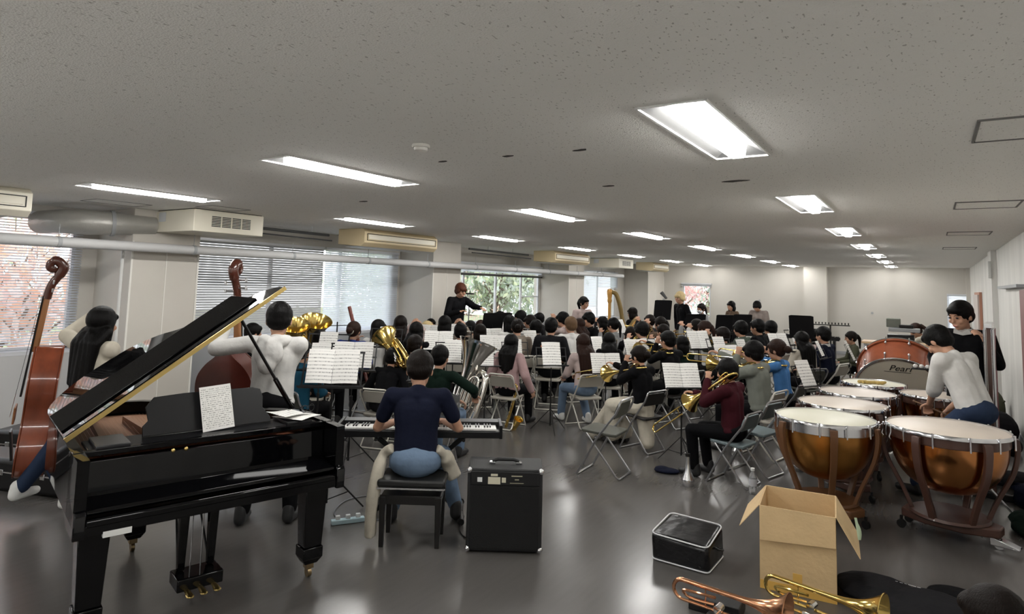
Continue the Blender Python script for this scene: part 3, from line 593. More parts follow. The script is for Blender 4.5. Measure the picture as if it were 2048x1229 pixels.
def person(label, pos, yaw, ztop=1.25, stand=False, top='black', bot='black', hair='black', style='short', lean=.1, side=0., hy=0., hp=.15, Lh=None, Rh=None, male=True,
           sleeve='long', det=1, shoes=None, seat=.455, Lf=None, Rf=None, curl=.8, bag=1., neckline=False, face=False, mask=False, ez=0., lift=0., fp=(0, 1, 0), skin=None, le=None, re=None, hip=None, skirt=None, twist=0.):
    """Body, clothes and hair; +y is forward. Hands are targets in body space (before scaling)."""
    global PEOPLE
    PEOPLE += 1
    hipz = (hip if hip else (.93 if stand else seat+.10))+lift; P = V((0, 0 if not stand else 0, hipz))
    up = V((math.sin(side)*math.cos(lean), math.sin(lean), math.cos(lean)*math.cos(side))).normalized()
    N = P+up*.485; f_ = (V((-math.sin(twist), math.cos(twist), 0))); f_ = (f_-up*f_.dot(up)).normalized(); sx = f_.cross(up).normalized()
    sw = .185 if male else .165; Rt = Matrix((sx, f_, up)).transposed()
    Rhd = (Matrix.Rotation(-hy, 3, 'Z') @ Matrix.Rotation(-hp, 3, 'X'))*1.11; hd = V((0, math.sin(min(lean, .5))*.06, 0)); HC = N+up*.030+Rhd @ V((0, .02, .10))+hd
    natural = HC.z+.138; S = ztop/natural
    root = thing('person', label, 'person', pos, yaw, scale=S)
    vox = {2: .0065, 1: .0095, 0: .013}[det]; n_ = 12 if det else 10
    # ---- joints
    hips = [P+V((s*.09, 0, -.02)) for s in (-1, 1)]; feet = []
    for s, ft in ((-1, Lf), (1, Rf)):
        if ft is None: ft = (s*.10, .0, .085) if stand else (s*.14, .44, .085)
        feet.append(V(ft))
    knees = []
    for s, h, ft, q in ((-1, hips[0], feet[0], 0), (1, hips[1], feet[1], 1)):
        k_, a_ = ik(h, ft, .43, .415, V(fp)+V((s*.12, 0, .25))); knees.append(k_); feet[q] = a_
    sh = [P+up*.435+sx*(s*sw) for s in (-1, 1)]
    Lh = V(Lh) if Lh is not None else V((-.14, .28, hipz+.06)); Rh = V(Rh) if Rh is not None else V((.14, .28, hipz+.06))
    el = []; wr = []
    for s, a, b, hint in ((-1, sh[0], Lh, le), (1, sh[1], Rh, re)):
        e, w_ = ik(a, b, .285, .255, hint or (s*.55, -.35, -1)); el.append(e); wr.append(w_)
    # ---- body: one continuous surface
    mb = MB()
    mb.ball(HC+Rhd @ V((0, -.006, .018)), (.078, .096, .102), Rhd, 16, 10); mb.ball(HC+Rhd @ V((0, .022, -.045)), (.060, .066, .070), Rhd, 14, 8); mb.ball(HC+Rhd @ V((0, .055, -.088)), (.026, .024, .02), Rhd)
    mb.cap(HC+Rhd @ V((0, .090, .012)), HC+Rhd @ V((0, .104, -.022)), .009, .013, 8); mb.ball(HC+Rhd @ V((0, .085, -.058)), (.024, .012, .010), Rhd)
    for s in (-1, 1): mb.ball(HC+Rhd @ V((s*.079, -.008, -.012)), (.011, .020, .031), Rhd, 8, 6); mb.ball(HC+Rhd @ V((s*.04, .066, -.025)), (.022, .02, .02), Rhd)
    mb.cap(N-up*.03, HC+Rhd @ V((0, -.015, -.05)), .052 if male else .046, .048 if male else .043, n_)
    for s in (-1, 1): mb.cap(P+sx*(s*.035)+up*.03, P+up*.33+sx*(s*.05), .085, .088, n_, fl=(f_, .8)); mb.cap(N-up*.07, P+up*.435+sx*(s*sw), .045, .042, n_)
    for i, s in enumerate((-1, 1)):
        mb.cap(sh[i], el[i], .043 if male else .038, .034, n_); mb.cap(el[i], wr[i], .037 if male else .033, .024, n_)
        d_ = (wr[i]-el[i]).normalized(); nn = V((0, 0, -1)) if abs(d_.z) < .75 else V((-s*.8, .4, 0))
        if i == 0 and ez: nn = V((1, 0, 0))
        add_hand(mb, wr[i], d_, nn, -s if nn.z < 0 else s, curl, .95 if male else .86)
        mb.cap(hips[i], knees[i], .068, .05, n_); mb.cap(knees[i], feet[i], .05, .036, n_)
        fd = V((s*.15, 1, 0)).normalized(); mb.cap(feet[i]+V((0, -.03, -.045)), feet[i]+fd*.14+V((0, 0, -.055)), .036, .028, n_)
    sk = M_SKIN if skin is None else M_SKIN2
    mb.blob('body', sk, root, vox, 2)
    # ---- hair
    hb = MB(); c = lambda x, y, z: HC+Rhd @ V((x, y, z))
    hb.ball(c(0, -.022, .034), (.094, .107, .103), Rhd, 16, 10)
    if style == 'short': hb.ball(c(0, -.050, -.012), (.088, .068, .075), Rhd); hb.ball(c(0, .045, .07), (.068, .05, .04), Rhd); [hb.ball(c(s*.068, -.01, .012), (.021, .035, .035), Rhd) for s in (-1, 1)]
    elif style == 'bowl': hb.ball(c(0, -.045, -.02), (.087, .07, .075), Rhd); hb.ball(c(0, .062, .045), (.072, .042, .038), Rhd); [hb.ball(c(s*.072, .005, .0), (.022, .055, .045), Rhd) for s in (-1, 1)]
    elif style == 'bob':
        hb.ball(c(0, -.045, -.05), (.096, .07, .115), Rhd); hb.ball(c(0, .062, .055), (.07, .036, .032), Rhd)
        for s in (-1, 1): hb.cap(c(s*.078, .0, .02), c(s*.085, .0, -.12), .026, .022)
    elif style in ('long', 'verylong'):
        ln = .40 if style == 'verylong' else .27; bk = -up; b0 = c(0, -.065, -.03)
        for s in (-1, -.5, 0, .5, 1):
            e = N-f_*(.10+.02*(1-abs(s)))+sx*(s*.085)-up*(ln-.07*abs(s)); m_ = c(s*.072, -.075+.03*abs(s), -.06); m2 = N-f_*(.095)+sx*(s*.09)-up*.02
            hb.cap(m_, m2, .052, .050); hb.cap(m2, e, .050, .026)
        for s in (-.5, .5): hb.cap(N-f_*.085+sx*(s*.07)+up*.03, N-f_*.085+sx*(s*.08)-up*(ln*.75), .055, .04)
        hb.ball(c(0, .062, .055), (.07, .036, .034), Rhd); [hb.cap(c(s*.070, -.015, .02), c(s*.080, -.035, -.14), .036, .034) for s in (-1, 1)]
    elif style in ('bun', 'pony'):
        hb.ball(c(0, -.045, -.01), (.082, .06, .07), Rhd); hb.ball(c(0, .06, .06), (.066, .03, .03), Rhd); [hb.ball(c(s*.07, .01, .0), (.018, .045, .04), Rhd) for s in (-1, 1)]
        if style == 'bun': hb.ball(c(0, -.135, .0), (.045, .045, .045), Rhd)
        else: hb.cap(c(0, -.13, .03), c(0, -.15, -.03), .032, .034); hb.cap(c(0, -.15, -.03), N-f_*.12-up*.08, .034, .015)
    hb.ball(c(0, -.02, .1), (.06, .07, .035), Rhd)
    hb.blob('hair', H_[hair], root, .008 if det else .011, 1)
    if style == 'bun' and 'scrunchie' in label: MB().lathe([(.038, -.012), (.055, 0), (.038, .014)], 16, Matrix.Translation(c(0, -.105, 0)) @ Matrix.Rotation(PI/2, 4, 'X')).build('scrunchie', C_['cream'], root)
    if style == 'pony': MB().lathe([(.03, -.01), (.039, 0), (.03, .01)], 12, Matrix.Translation(c(0, -.125, .03)) @ Matrix.Rotation(PI/2, 4, 'X')).build('hair_tie', M_BLK, root)
    if face:
        for s in (-1, 1):
            MB().ball(c(s*.031, .0845, .012), (.0125, .008, .0075), Rhd).build('eye', M_EYE, root)
            MB().tube([c(s*.016, .092, .034), c(s*.032, .092, .039), c(s*.048, .083, .033)], .0028, 6).build('eyebrow', H_[hair], root)
        if not mask: MB().ball(c(0, .094, -.058), (.021, .006, .0055), Rhd).build('mouth', M_LIP, root)
    if mask: MB().ball(c(0, .048, -.050), (.068, .067, .052), Rhd, 16, 10).build('face_mask', M_MASK, root)
    # ---- upper garment
    tb = MB(); w = bag; short = sleeve in ('short', 'rolled')
    gm = 1 if male else .93
    for s in (-1, 1):
        tb.cap(P+sx*(s*.045)+up*.02, P+up*.20+sx*(s*.042*gm), .112*w, .108*w*gm, 12, fl=(f_, .84)); tb.cap(P+up*.20+sx*(s*.042*gm), P+up*.335+sx*(s*.058*gm), .108*w*gm, .112*w*gm, 12, fl=(f_, .84))
        tb.cap(N-up*.075, sh[(s+1)//2]-up*.01, .062*w, .060*w, 12)
    tb.cap(sh[0]+sx*.01-up*.004, sh[1]-sx*.01-up*.004, .058*w, .058*w, 12); tb.cap(N-up*.055, N-up*.018, .075, .062, 12)
    if (stand or lean < .3) and sleeve != 'short': tb.ball(P+up*.0, (.165*w, .118*w, .08), Rt, 14, 8)
    for i in (0, 1):
        e = sh[i].lerp(el[i], .62) if sleeve == 'short' else el[i]
        tb.cap(sh[i], e, .060*w, .056*w, 12)
        if sleeve == 'long': tb.cap(el[i], el[i].lerp(wr[i], .93), .053*w, .040*w, 12)
        if sleeve == 'rolled': tb.cap(el[i], el[i].lerp(wr[i], .25), .056*w, .052*w, 12)
    tb.blob({'short': 't_shirt'}.get(sleeve, 'sweater'), C_[top] if isinstance(top, str) else top, root, .009 if det else .012, 9 if det else 4)
    if neckline == 'hood':
        hb = MB(); hb.tube([N+sx*.07+f_*.05-up*.05, N+sx*.095-up*.02-f_*.03, N+sx*.06-f_*.10-up*.03, N-f_*.13-up*.06, N-sx*.06-f_*.10-up*.03, N-sx*.095-up*.02-f_*.03, N-sx*.07+f_*.05-up*.05], [.03, .045, .055, .065, .055, .045, .03], 10)
        hb.ball(N-f_*.14-up*.12, (.12, .055, .11), Rt); hb.ball(N-f_*.15-up*.2, (.075, .05, .08), Rt); hb.blob('hood', C_[top], root, .01, 3)
    if neckline == 'collar':
        for s in (-1, 1): MB().prism([(0, 0), (.075, .02), (.06, .075), (.0, .03)], -.004, .004, Matrix.Translation(N+f_*.072-up*.048) @ (Rt @ Matrix.Rotation(1.15, 3, 'X')).to_4x4() @ Matrix.Diagonal((s, 1, 1, 1))).build('collar', C_['white'], root)
        MB().lathe([(.068, -.02), (.062, .022)], 20, Matrix.Translation(N-up*.01) @ Rt.to_4x4()).build('collar_band', C_['white'], root)
    # ---- lower garment
    lb = MB(); lb.ball(P+V((0, -.01, -.01)), (.183, .135, .12), None, 16, 10)
    if skirt:
        for i, s in enumerate((-1, 1)): lb.cap(hips[i], knees[i], .10, .10); lb.cap(knees[i], knees[i].lerp(feet[i], .85), .10, .12)
        lb.cap(knees[0], knees[1], .1, .1); lb.cap(knees[0].lerp(feet[0], .7), knees[1].lerp(feet[1], .7), .10, .10); lb.cap(knees[0].lerp(hips[0], .5), knees[1].lerp(hips[1], .5), .09, .09)
        if not stand: lb.cap(P+V((0, -.02, 0)), V((-.05, -.12, .12)), .13, .09); [lb.cap(knees[0]+V((.1*q, .02, -.02)), V((-.18+.14*q, .72, .09)), .08, .085) for q in (0, 1, 2)]
    else:
        for i in (0, 1): lb.cap(hips[i], knees[i], .092, .072, 12); lb.cap(knees[i], knees[i].lerp(feet[i], .93), .070, .058, 12)
    lb.blob('skirt' if skirt else 'trousers', C_[skirt or bot], root, .010 if det else .013, 6 if det else 3)
    for i, s in enumerate((-1, 1)):
        fd = V((s*.15, 1, 0)).normalized(); ft = feet[i]; fb = MB(); fb.cap(ft+V((0, -.02, .03)), ft+V((0, -.035, -.038)), .046, .045); fb.cap(ft+V((0, -.035, -.042)), ft+fd*.15+V((0, 0, -.05)), .044, .034)
        fb.blob('sock' if shoes == 'sock' else 'shoe', M_SOCK if shoes == 'sock' else (C_['jeans'] if shoes == 'bluesock' else M_SHOE), root, .01, 1)
    MW = Matrix.Translation(V(pos)) @ Matrix.Rotation(yaw, 4, 'Z') @ Matrix.Scale(S, 4)
    return dict(root=root, M=MW, S=S, mouth=HC+Rhd @ V((0, .105, -.055)), HC=HC, N=N, P=P, up=up, wr=wr, el=el, f=f_, sx=sx, Rt=Rt)
def face_to(p, q): d_ = V(q)-V(p); return math.atan2(-d_.x, d_.y)
# ================================================================== CHAIRS, STANDS, INSTRUMENTS
M_GOLD = mat('lacquered_brass', (.78, .56, .18), .16, metal=1.); M_SILV = mat('silver_plate', (.82, .80, .76), .14, metal=1.); M_COPPER = mat('rose_brass', (.72, .36, .2), .2, metal=1.)
M_CHW = mat('chair_frame', (.62, .6, .54), .35, metal=.2); M_CHP = mat('chair_pad', (.4, .375, .32), .6)
M_GRF = mat('chair_frame_steel', (.42, .42, .43), .3, metal=.9); M_GRP = mat('chair_pad_green_grey', (.06, .062, .05), .5); M_BLP = mat('chair_pad_blue_grey', (.14, .18, .19), .5); M_BRP = mat('chair_pad_dark', (.014, .012, .011), .5)
def make_chair(label):
    t = thing('folding_chair', label, 'chair')
    top = arc((.155, -.235, .735), .05, 0, PI/2, 4, (1, 0, 0), (0, -.12, 1))
    pts = [V((.205, .215, .012))] + [V((.205, .0, .4)), V((.205, -.2, .66))] + top
    mir = [V((-p.x, p.y, p.z)) for p in reversed(pts)]
    MB().tube(pts+mir, .0115, 8, closed=True).build('front_frame', M_CHW, t)
    pts = [V((.18, .13, .43)), V((.18, -.2, .03)), V((.165, -.225, .012)), V((-.165, -.225, .012)), V((-.18, -.2, .03)), V((-.18, .13, .43))]
    MB().tube(pts, .0105, 8).build('rear_frame', M_CHW, t)
    s_ = MB(); s_.prism([(-.17, -.19), (.17, -.19), (.19, -.15), (.19, .17), (.16, .2), (-.16, .2), (-.19, .17), (-.19, -.15)], 0, .03, Matrix.Translation((0, 0, .425)) @ Matrix.Rotation(.05, 4, 'X')); s_.build('seat', M_CHP, t, bevel=.008)
    s_ = MB(); R = Matrix.Rotation(.32, 4, 'X'); s_.prism([(-.185, 0), (.185, 0), (.19, .12), (.16, .165), (-.16, .165), (-.19, .12)], -.011, .011, Matrix.Translation((0, -.165, .60)) @ R @ Matrix.Rotation(PI/2, 4, 'X')); s_.build('backrest', M_CHP, t, bevel=.006)
    for x in (-.195, .195): MB().cyl((x-.01, .02, .4), (x+.01, .02, .4), .014, n=10).build('hinge', M_STEEL, t)
    return t
CH0 = make_chair('x'); CH_used = [0]
CHM = {'beige': None, 'steel': {'chair_frame': M_GRF, 'chair_pad': M_GRP}, 'blue': {'chair_frame': M_GRF, 'chair_pad': M_BLP}, 'dark': {'chair_frame': M_GRF, 'chair_pad': M_BRP}}
def chair(pos, yaw, label, kind='beige', scale=1., group='folding chairs of the players'):
    r = dup(CH0, pos, yaw, label, group, scale, mats=CHM[kind]); CH_used[0] += 1; return r
def make_stand(label):
    t = thing('music_stand', label, 'music stand')
    for k in range(3):
        a = 2*PI*k/3+PI/6; e = V((.27*math.cos(a), .27*math.sin(a), .01)); MB().cyl((0, 0, .30), e, .006, n=6).build('leg', M_BLK, t); MB().cyl((0, 0, .1), e*.55+V((0, 0, .13*.5+.06)), .004, n=6).build('brace', M_BLK, t)
    MB().cyl((0, 0, .08), (0, 0, .62), .010, n=8).build('lower_pole', M_BLK, t); MB().cyl((0, 0, .6), (0, .01, .98), .007, n=8).build('upper_pole', M_BLK, t)
    MB().cyl((0, 0, .60), (0, 0, .64), .015, n=8).build('collar', M_BLK, t)
    return t
DT = .42   # tilt of the desk from upright
def desk_matrix(): return Matrix.Translation((0, .0, .985)) @ Matrix.Rotation(PI/2-DT, 4, 'X')     # desk plane: x right, y up the page, +z towards the player
def add_desk(t, solid):
    M = desk_matrix(); mb = MB()
    if solid: mb.prism([(-.25, -.13), (.25, -.13), (.25, .19), (.2, .2), (-.2, .2), (-.25, .19)], -.006, -.002, M)
    else:
        for y in (-.12, 0, .12): mb.add(*box_raw((0, y, -.004), (.42, .014, .003)), M)
        for x in (-.2, -.07, .07, .2): mb.add(*box_raw((x, 0, -.006), (.012, .25, .003)), M)
    mb.build('desk', M_SATIN, t, smooth=False)
    mb = MB(); mb.add(*box_raw((0, -.135, .02), (.44 if not solid else .5, .006, .05)), M); mb.build('lip', M_SATIN, t, smooth=False)
def box_raw(c, d):
    b = MB().box(c, d); return b.v, b.f
ST0 = make_stand('x'); add_desk(ST0, False); ST1 = make_stand('x'); add_desk(ST1, True)
def make_sheet(two=True):
    t = thing('sheet_music', 'x', 'sheet music')
    for s in ((-1, 1) if two else (0,)):
        mb = curved_sheet(.212, .292, .01, fold=True); o = mb.build('page', M_SHEET, t, smooth=True); o.location = (s*.107, 0, .002); o.rotation_euler = (0, -s*.05, 0)
    return t
SH2 = make_sheet(True); SH1 = make_sheet(False); PROTO = [CH0, ST0, ST1, SH2, SH1]
def stand(pos, yaw, label, solid=False, pages=2, scale=1., sheetlabel=None, roll=0., sc2=1.):
    """+y of the stand points from the desk to its player"""
    yaw2 = yaw+PI; P3 = V(pos)
    r = dup(ST1 if solid else ST0, P3, yaw2, label, 'black orchestral stands' if solid else 'wire music stands', scale)
    if pages:
        M = Matrix.Translation(P3) @ Matrix.Rotation(yaw2, 4, 'Z') @ Matrix.Scale(scale, 4) @ desk_matrix() @ Matrix.Translation((0, .016, .004)) @ Matrix.Rotation(roll, 4, 'Z')
        s_ = dup(SH2 if pages == 2 else SH1, (0, 0, 0), 0, sheetlabel, 'sheet music on the stands'); s_.matrix_world = M @ Matrix.Scale(sc2, 4)
    return r
def bell(mb, M, L, r0, R1, n=28, k=3.2):
    """flaring bell opening at +z from 0 to L"""
    prof = [(r0+(R1-r0)*((i/16)**k), L*i/16) for i in range(17)]
    mb.lathe(prof+[(R1*1.02, L+.002), (R1*1.0, L+.006)]+[(max(r-.003, .002), z+.003) for r, z in reversed(prof)], n, M)
def smooth_path(pts, n=6):
    pts = [V(p) for p in pts]; out = []
    for i in range(len(pts)-1):
        p0, p1, p2, p3 = pts[max(i-1, 0)], pts[i], pts[i+1], pts[min(i+2, len(pts)-1)]
        for k in range(n): t_ = k/n; out.append(.5*((2*p1)+(-p0+p2)*t_+(2*p0-5*p1+4*p2-p3)*t_*t_+(-p0+3*p1-3*p2+p3)*t_**3))
    return out+[pts[-1]]
def trombone(label, M, ext=.1, mt=None, far=False):
    mt = mt or M_GOLD; t = thing('trombone', label, 'trombone'); t.matrix_world = M
    S0 = .60; E = S0+ext
    mb = MB(); mb.lathe([(.006, .05), (.012, 0), (.013, -.02), (.009, -.02), (.004, .0)], 12, Matrix.Rotation(-PI/2, 4, 'X')); mb.build('mouthpiece', M_SILV, t)
    MB().tube([(0, .05, 0), (0, S0, 0)], .0065, 8).build('inner_slide', M_SILV, t); MB().tube([(0, .05, -.085), (0, S0, -.085)], .0065, 8).build('inner_slide', M_SILV, t)
    pts = [V((0, .16+ext, 0)), V((0, E, 0))]+arc((0, E, -.0425), .0425, PI/2, -PI/2, 10, (0, 1, 0), (0, 0, 1))[1:]+[V((0, .16+ext, -.085))]
    MB().tube(pts, .0085, 8).build('outer_slide', mt, t)
    MB().cyl((0, .2+ext, 0), (0, .2+ext, -.085), .005, n=6).build('slide_brace', mt, t); MB().cyl((0, .1, 0), (0, .1, -.085), .005, n=6).build('hand_brace', mt, t)
    pts = [V((0, .05, -.085)), V((0, -.22, -.085))]+arc((-.055, -.22, -.085), .055, 0, PI, 12, (1, 0, 0), (0, -1, 0))[1:]+[V((-.11, -.05, -.085))]
    k = len(pts); MB().tube(pts, [.0085+.005*i/k for i in range(k)], 10).build('bell_bow', mt, t)
    mb = MB(); bell(mb, Matrix.Translation((-.11, -.05, -.085)) @ Matrix.Rotation(-PI/2, 4, 'X'), .42, .0135, .108, k=4.2); mb.build('bell', mt, t)
    MB().cyl((0, -.08, -.085), (-.11, -.08, -.085), .004, n=6).build('bell_brace', mt, t)
    MB().tube(smooth_path([(-.03, -.03, -.085), (-.04, -.16, -.05), (-.08, -.19, -.03), (-.085, -.1, -.04), (-.07, -.02, -.085)], 5), .008, 8).build('valve_tubing', mt, t)
    MB().cyl((-.02, -.0, -.11), (-.02, -.0, -.055), .024, n=14).build('rotor_valve', M_SILV, t)
    return t
def tuba(label, M, mt, bellR=.215, name='tuba'):
    t = thing(name, label, name); t.matrix_world = M
    mb = MB(); bell(mb, Matrix.Translation((0, 0, .30)), .66, .062, bellR, 36, 2.6); mb.build('bell', mt, t)
    pts = [(0, 0, .31), (0, 0, .16), (.03, 0, .06), (.12, 0, .0), (.21, 0, .05), (.25, 0, .15), (.25, 0, .50), (.225, 0, .60), (.15, .03, .63), (.10, .06, .56), (.095, .06, .25)]
    P_ = smooth_path(pts, 5); k = len(P_); MB().tube(P_, [.064-.036*i/k for i in range(k)], 14).build('main_bows', mt, t)
    MB().tube(smooth_path([(.19, -.07, .2), (.20, -.07, .48), (.15, -.08, .56), (.08, -.08, .48), (.08, -.08, .16), (.13, -.08, .1), (.19, -.07, .2)], 5), .015, 10).build('inner_tubing', mt, t)
    MB().tube(smooth_path([(-.03, -.09, .18), (-.05, -.09, .4), (.0, -.09, .47), (.04, -.09, .4), (.05, -.09, .2)], 5), .012, 8).build('valve_slide', mt, t)
    for q in range(3): MB().cyl((.06+.045*q, -.12, .22), (.06+.045*q, -.12, .42), .019, n=12).build('valve', M_SILV, t); MB().cyl((.06+.045*q, -.12, .42), (.06+.045*q, -.12, .46), .006, n=8).build('valve_button', M_SILV, t)
    MB().tube(smooth_path([(.10, .04, .56), (.07, -.06, .66), (.08, -.15, .68), (.09, -.2, .66)], 4), [.008]*12+[.01], 8).build('leadpipe', mt, t)
    return t
def trumpet(label, M, mt=None, name='trumpet'):
    mt = mt or M_GOLD; t = thing(name, label, name); t.matrix_world = M
    MB().tube(smooth_path([(0, 0, 0), (0, .36, 0), (0, .41, -.03), (0, .36, -.06), (0, .08, -.06), (0, .03, -.04), (0, .06, 0)], 4), .006, 8).build('tubing', mt, t)
    mb = MB(); bell(mb, Matrix.Translation((0, .25, 0)) @ Matrix.Rotation(-PI/2, 4, 'X'), .24, .007, .06, 20, 4); mb.build('bell', mt, t)
    for q in range(3): MB().cyl((0, .16+.027*q, -.10), (0, .16+.027*q, .03), .011, n=10).build('valve', M_SILV, t)
    MB().cyl((0, -.05, 0), (0, 0, 0), .008, .005, n=8).build('mouthpiece', M_SILV, t); return t
def horn(label, M, mt=None):
    mt = mt or M_GOLD; t = thing('french_horn', label, 'french horn'); t.matrix_world = M
    for r_, z in ((.15, 0), (.125, .02)): MB().tube(arc((0, 0, 0), r_, 0, 2*PI, 24, (0, 1, 0), (0, 0, 1))[:-1], .011, 8, closed=True).build('coil', mt, t)
    mb = MB(); bell(mb, Matrix.Translation((0, -.02, -.15)) @ Euler((PI*.62, 0, -.4)).to_matrix().to_4x4(), .3, .02, .15, 24, 3); mb.build('bell', mt, t)
    MB().tube(smooth_path([(0, -.14, .05), (-.0, -.2, .18), (0, -.26, .26)], 4), .006, 8).build('leadpipe', mt, t)
    for q in range(3): MB().cyl((-.02, .02+.035*q, .05), (.02, .02+.035*q, .05), .018, n=10).build('rotor_valve', M_SILV, t)
    return t
def rod_inst(name, label, a, b, r, mt, ring_mt, M, bellr=None, cat=None):
    t = thing(name, label, cat or name.replace('_', ' ')); t.matrix_world = M; a = V(a); b = V(b)
    MB().cyl(a, b, r*.85, r, n=12).build('body', mt, t)
    for q in (.15, .35, .5, .75): p = a.lerp(b, q); d_ = (b-a).normalized()*.006; MB().cyl(p-d_, p+d_, r*1.25, n=12).build('ring', ring_mt, t)
    k = MB(); 
    for q in range(7): p = a.lerp(b, .25+.08*q)+V((0, 0, r*1.1)); k = MB().ball(p, (.008, .008, .004), n=8, h=5); k.build('key', ring_mt, t)
    if bellr: mb = MB(); bell(mb, Matrix.Translation(b-(b-a).normalized()*.02) @ rot_to(b-a).to_4x4(), .09, r, bellr, 16, 2); mb.build('bell', mt, t)
    return t
def sax(label, M, mt=None, s=1.):
    mt = mt or M_GOLD; t = thing('saxophone', label, 'saxophone'); t.matrix_world = M
    P_ = smooth_path([(0, .0, 0), (0, .08, .02), (0, .12, -.04), (0, .15, -.3), (0, .17, -.62), (0, .22, -.70), (0, .29, -.66), (0, .32, -.52)], 5); k = len(P_)
    MB().tube(P_, [.008+.024*(i/k) for i in range(k)], 12).build('body', mt, t)
    mb = MB(); bell(mb, Matrix.Translation((0, .318, -.53)) @ Matrix.Rotation(-.15, 4, 'X'), .2, .032, .065, 20, 2.2); mb.build('bell', mt, t)
    for q in range(8): MB().ball((.025, .14+.003*q, -.12-.06*q), (.006, .016, .016), n=10, h=6).build('key_cup', mt, t)
    MB().cyl((.03, .13, -.08), (.03, .17, -.6), .004, n=6).build('key_rod', M_SILV, t); MB().cap((0, -.05, -.01), (0, .02, 0), .009, .012).build('mouthpiece', M_BLK, t); return t
# ================================================================== FOREGROUND: keyboard player and things around
PT = lambda M, p: M @ V(p)
# digital piano on an x-stand
KA = math.atan2(4.49-3.67, -3.0+4.07); kl = 1.36; kc = V((-3.54, 4.08, 0)); KD = V((math.cos(KA), math.sin(KA), 0)); KN = V((-KD.y, KD.x, 0))
kc = kc+KN*.16
t = thing('digital_piano', 'long black digital piano played by the person in the navy t-shirt', 'keyboard', kc+V((0, 0, .66)), KA)
mb = MB(); mb.prism([(-.15, 0), (.15, 0), (.15, .10), (.04, .095), (.035, .06), (-.145, .055), (-.15, .05)], -kl/2, kl/2, Matrix(((0, 0, 1, 0), (1, 0, 0, 0), (0, 1, 0, 0), (0, 0, 0, 1)))); mb.build('casing', M_SATIN, t, ang=30, bevel=.003)
for s in (-1, 1): MB().box((s*(kl/2-.012), 0, .05), (.026, .302, .11)).build('end_block', M_SATIN, t, bevel=.004)
MW_ = mat('key_white', (.8, .79, .76), .3); MKB = mat('key_black', (.006, .006, .006), .35); kw = (kl-.10)/52
for k in range(52): MB().box((-kl/2+.05+kw*(k+.5), -.055, .066), (kw-.0012, .145, .014)).build('white_key', MW_, t, smooth=False)
for k in range(51):
    if (k % 7) in (1, 4): continue
    MB().box((-kl/2+.05+kw*(k+1), -.03, .079), (.0105, .095, .014)).build('black_key', MKB, t, smooth=False)
MB().box((-.25, .1, .101), (.10, .03, .003)).build('control_panel', mat('dim_grey', (.05, .05, .055), .3), t, smooth=False)
MB().tube(smooth_path([(-.25, .1, .1), (-.25, .1, .13), (-.2, .1, .13), (-.2, .1, .1)], 3), .004, 6).build('rest_clip', M_BLK, t)
MB().box((.1, .16, .2), (.44, .006, .2), Matrix.Rotation(-.25, 3, 'X')).build('music_rest', mat('clear_rest', (.1, .1, .1), .1, alpha=.5), t, smooth=False)
t = thing('keyboard_stand', 'black folding x-shaped stand under the digital piano', 'stand', kc, KA)
for i, (s, y) in enumerate(((1, -.02), (-1, .02))):
    MB().box((0, y, .33), (.95, .03, .04), Matrix.Rotation(s*.70, 3, 'Y')).build('cross_bar', M_BLK, t, bevel=.004)
    e = s*-.36; 
    MB().cyl((-s*-.36, -.24, .03), (-s*-.36, .24, .03), .016, n=10).build('foot_bar', M_BLK, t); MB().cyl((-s*.36, -.14, .64), (-s*.36, .14, .64), .014, n=10).build('top_bar', M_BLK, t)
    for yy in (-.24, .24): MB().cyl((s*.36, yy-.02, .03), (s*.36, yy+.02, .03), .026, n=12).build('rubber_foot', M_BLK, t)
MB().cyl((0, -.06, .33), (0, .06, .33), .03, n=16).build('pivot', M_STEEL, t)
# bench
BA = math.radians(33); bc = V((-3.32, 3.78, 0))
t = thing('piano_bench', 'dark wooden piano bench under the person in the navy t-shirt', 'bench', bc, BA)
M_EB = mat('ebony_wood', (.005, .004, .0035), .3)
MB().box((0, 0, .455), (.50, .33, .05)).build('seat_pad', mat('bench_pad', (.01, .01, .01), .5), t, bevel=.015)
MB().box((0, -.15, .42), (.50, .018, .012)).build('metal_edge', M_STEEL, t, smooth=False)
MB().box((0, 0, .335), (.44, .29, .065)).build('apron', M_EB, t, bevel=.004)
for s in (-1, 1):
    MB().cyl((s*.2, .0, .36), (s*.1, 0, .43), .012, n=8).build('scissor_lift', M_STEEL, t)
    for q in (-1, 1): x, y = s*.205, q*.135; MB().hexa([(x-.016, y-.016, 0), (x+.016, y-.016, 0), (x+.016, y+.016, 0), (x-.016, y+.016, 0), (x-.024, y-.024, .36), (x+.024, y-.024, .36), (x+.024, y+.024, .36), (x-.024, y+.024, .36)]).build('leg', M_EB, t, bevel=.003)
# keyboard player
kp = person('person in a navy t-shirt and light jeans playing the digital piano', bc+V((0, 0, 0)), KA, 1.385, top='navy', bot='jeans', hair='dark', style='short', lean=.16, hp=.45, det=2, sleeve='short',
            Lh=(-.17, .38, .74), Rh=(.19, .38, .74), seat=.46, Lf=(-.18, .36, .085), Rf=(.30, .42, .085), curl=.6, le=(-.9, -.5, -1), re=(.9, -.5, -1), bag=1.04)
t = thing('white_cardigan', 'white cardigan tied round the waist of the keyboard player, sleeves hanging down', 'cardigan', kp['M'] @ V((0, 0, 0)), KA)
mb = MB(); mb.tube(smooth_path([(-.17, -.02, .68), (-.24, .02, .62), (-.27, -.06, .50), (-.29, -.1, .35), (-.30, -.1, .2), (-.30, -.08, .06)], 4), [.04]*6+[.05]*8+[.045]*7, 10); mb.blob('sleeve', C_['cream'], t, .011, 4)
mb = MB(); mb.tube(smooth_path([(.17, -.02, .68), (.23, .06, .6), (.26, .12, .52), (.31, .12, .42)], 4), [.035]*4+[.06]*9, 10); mb.blob('sleeve', C_['cream'], t, .011, 4)
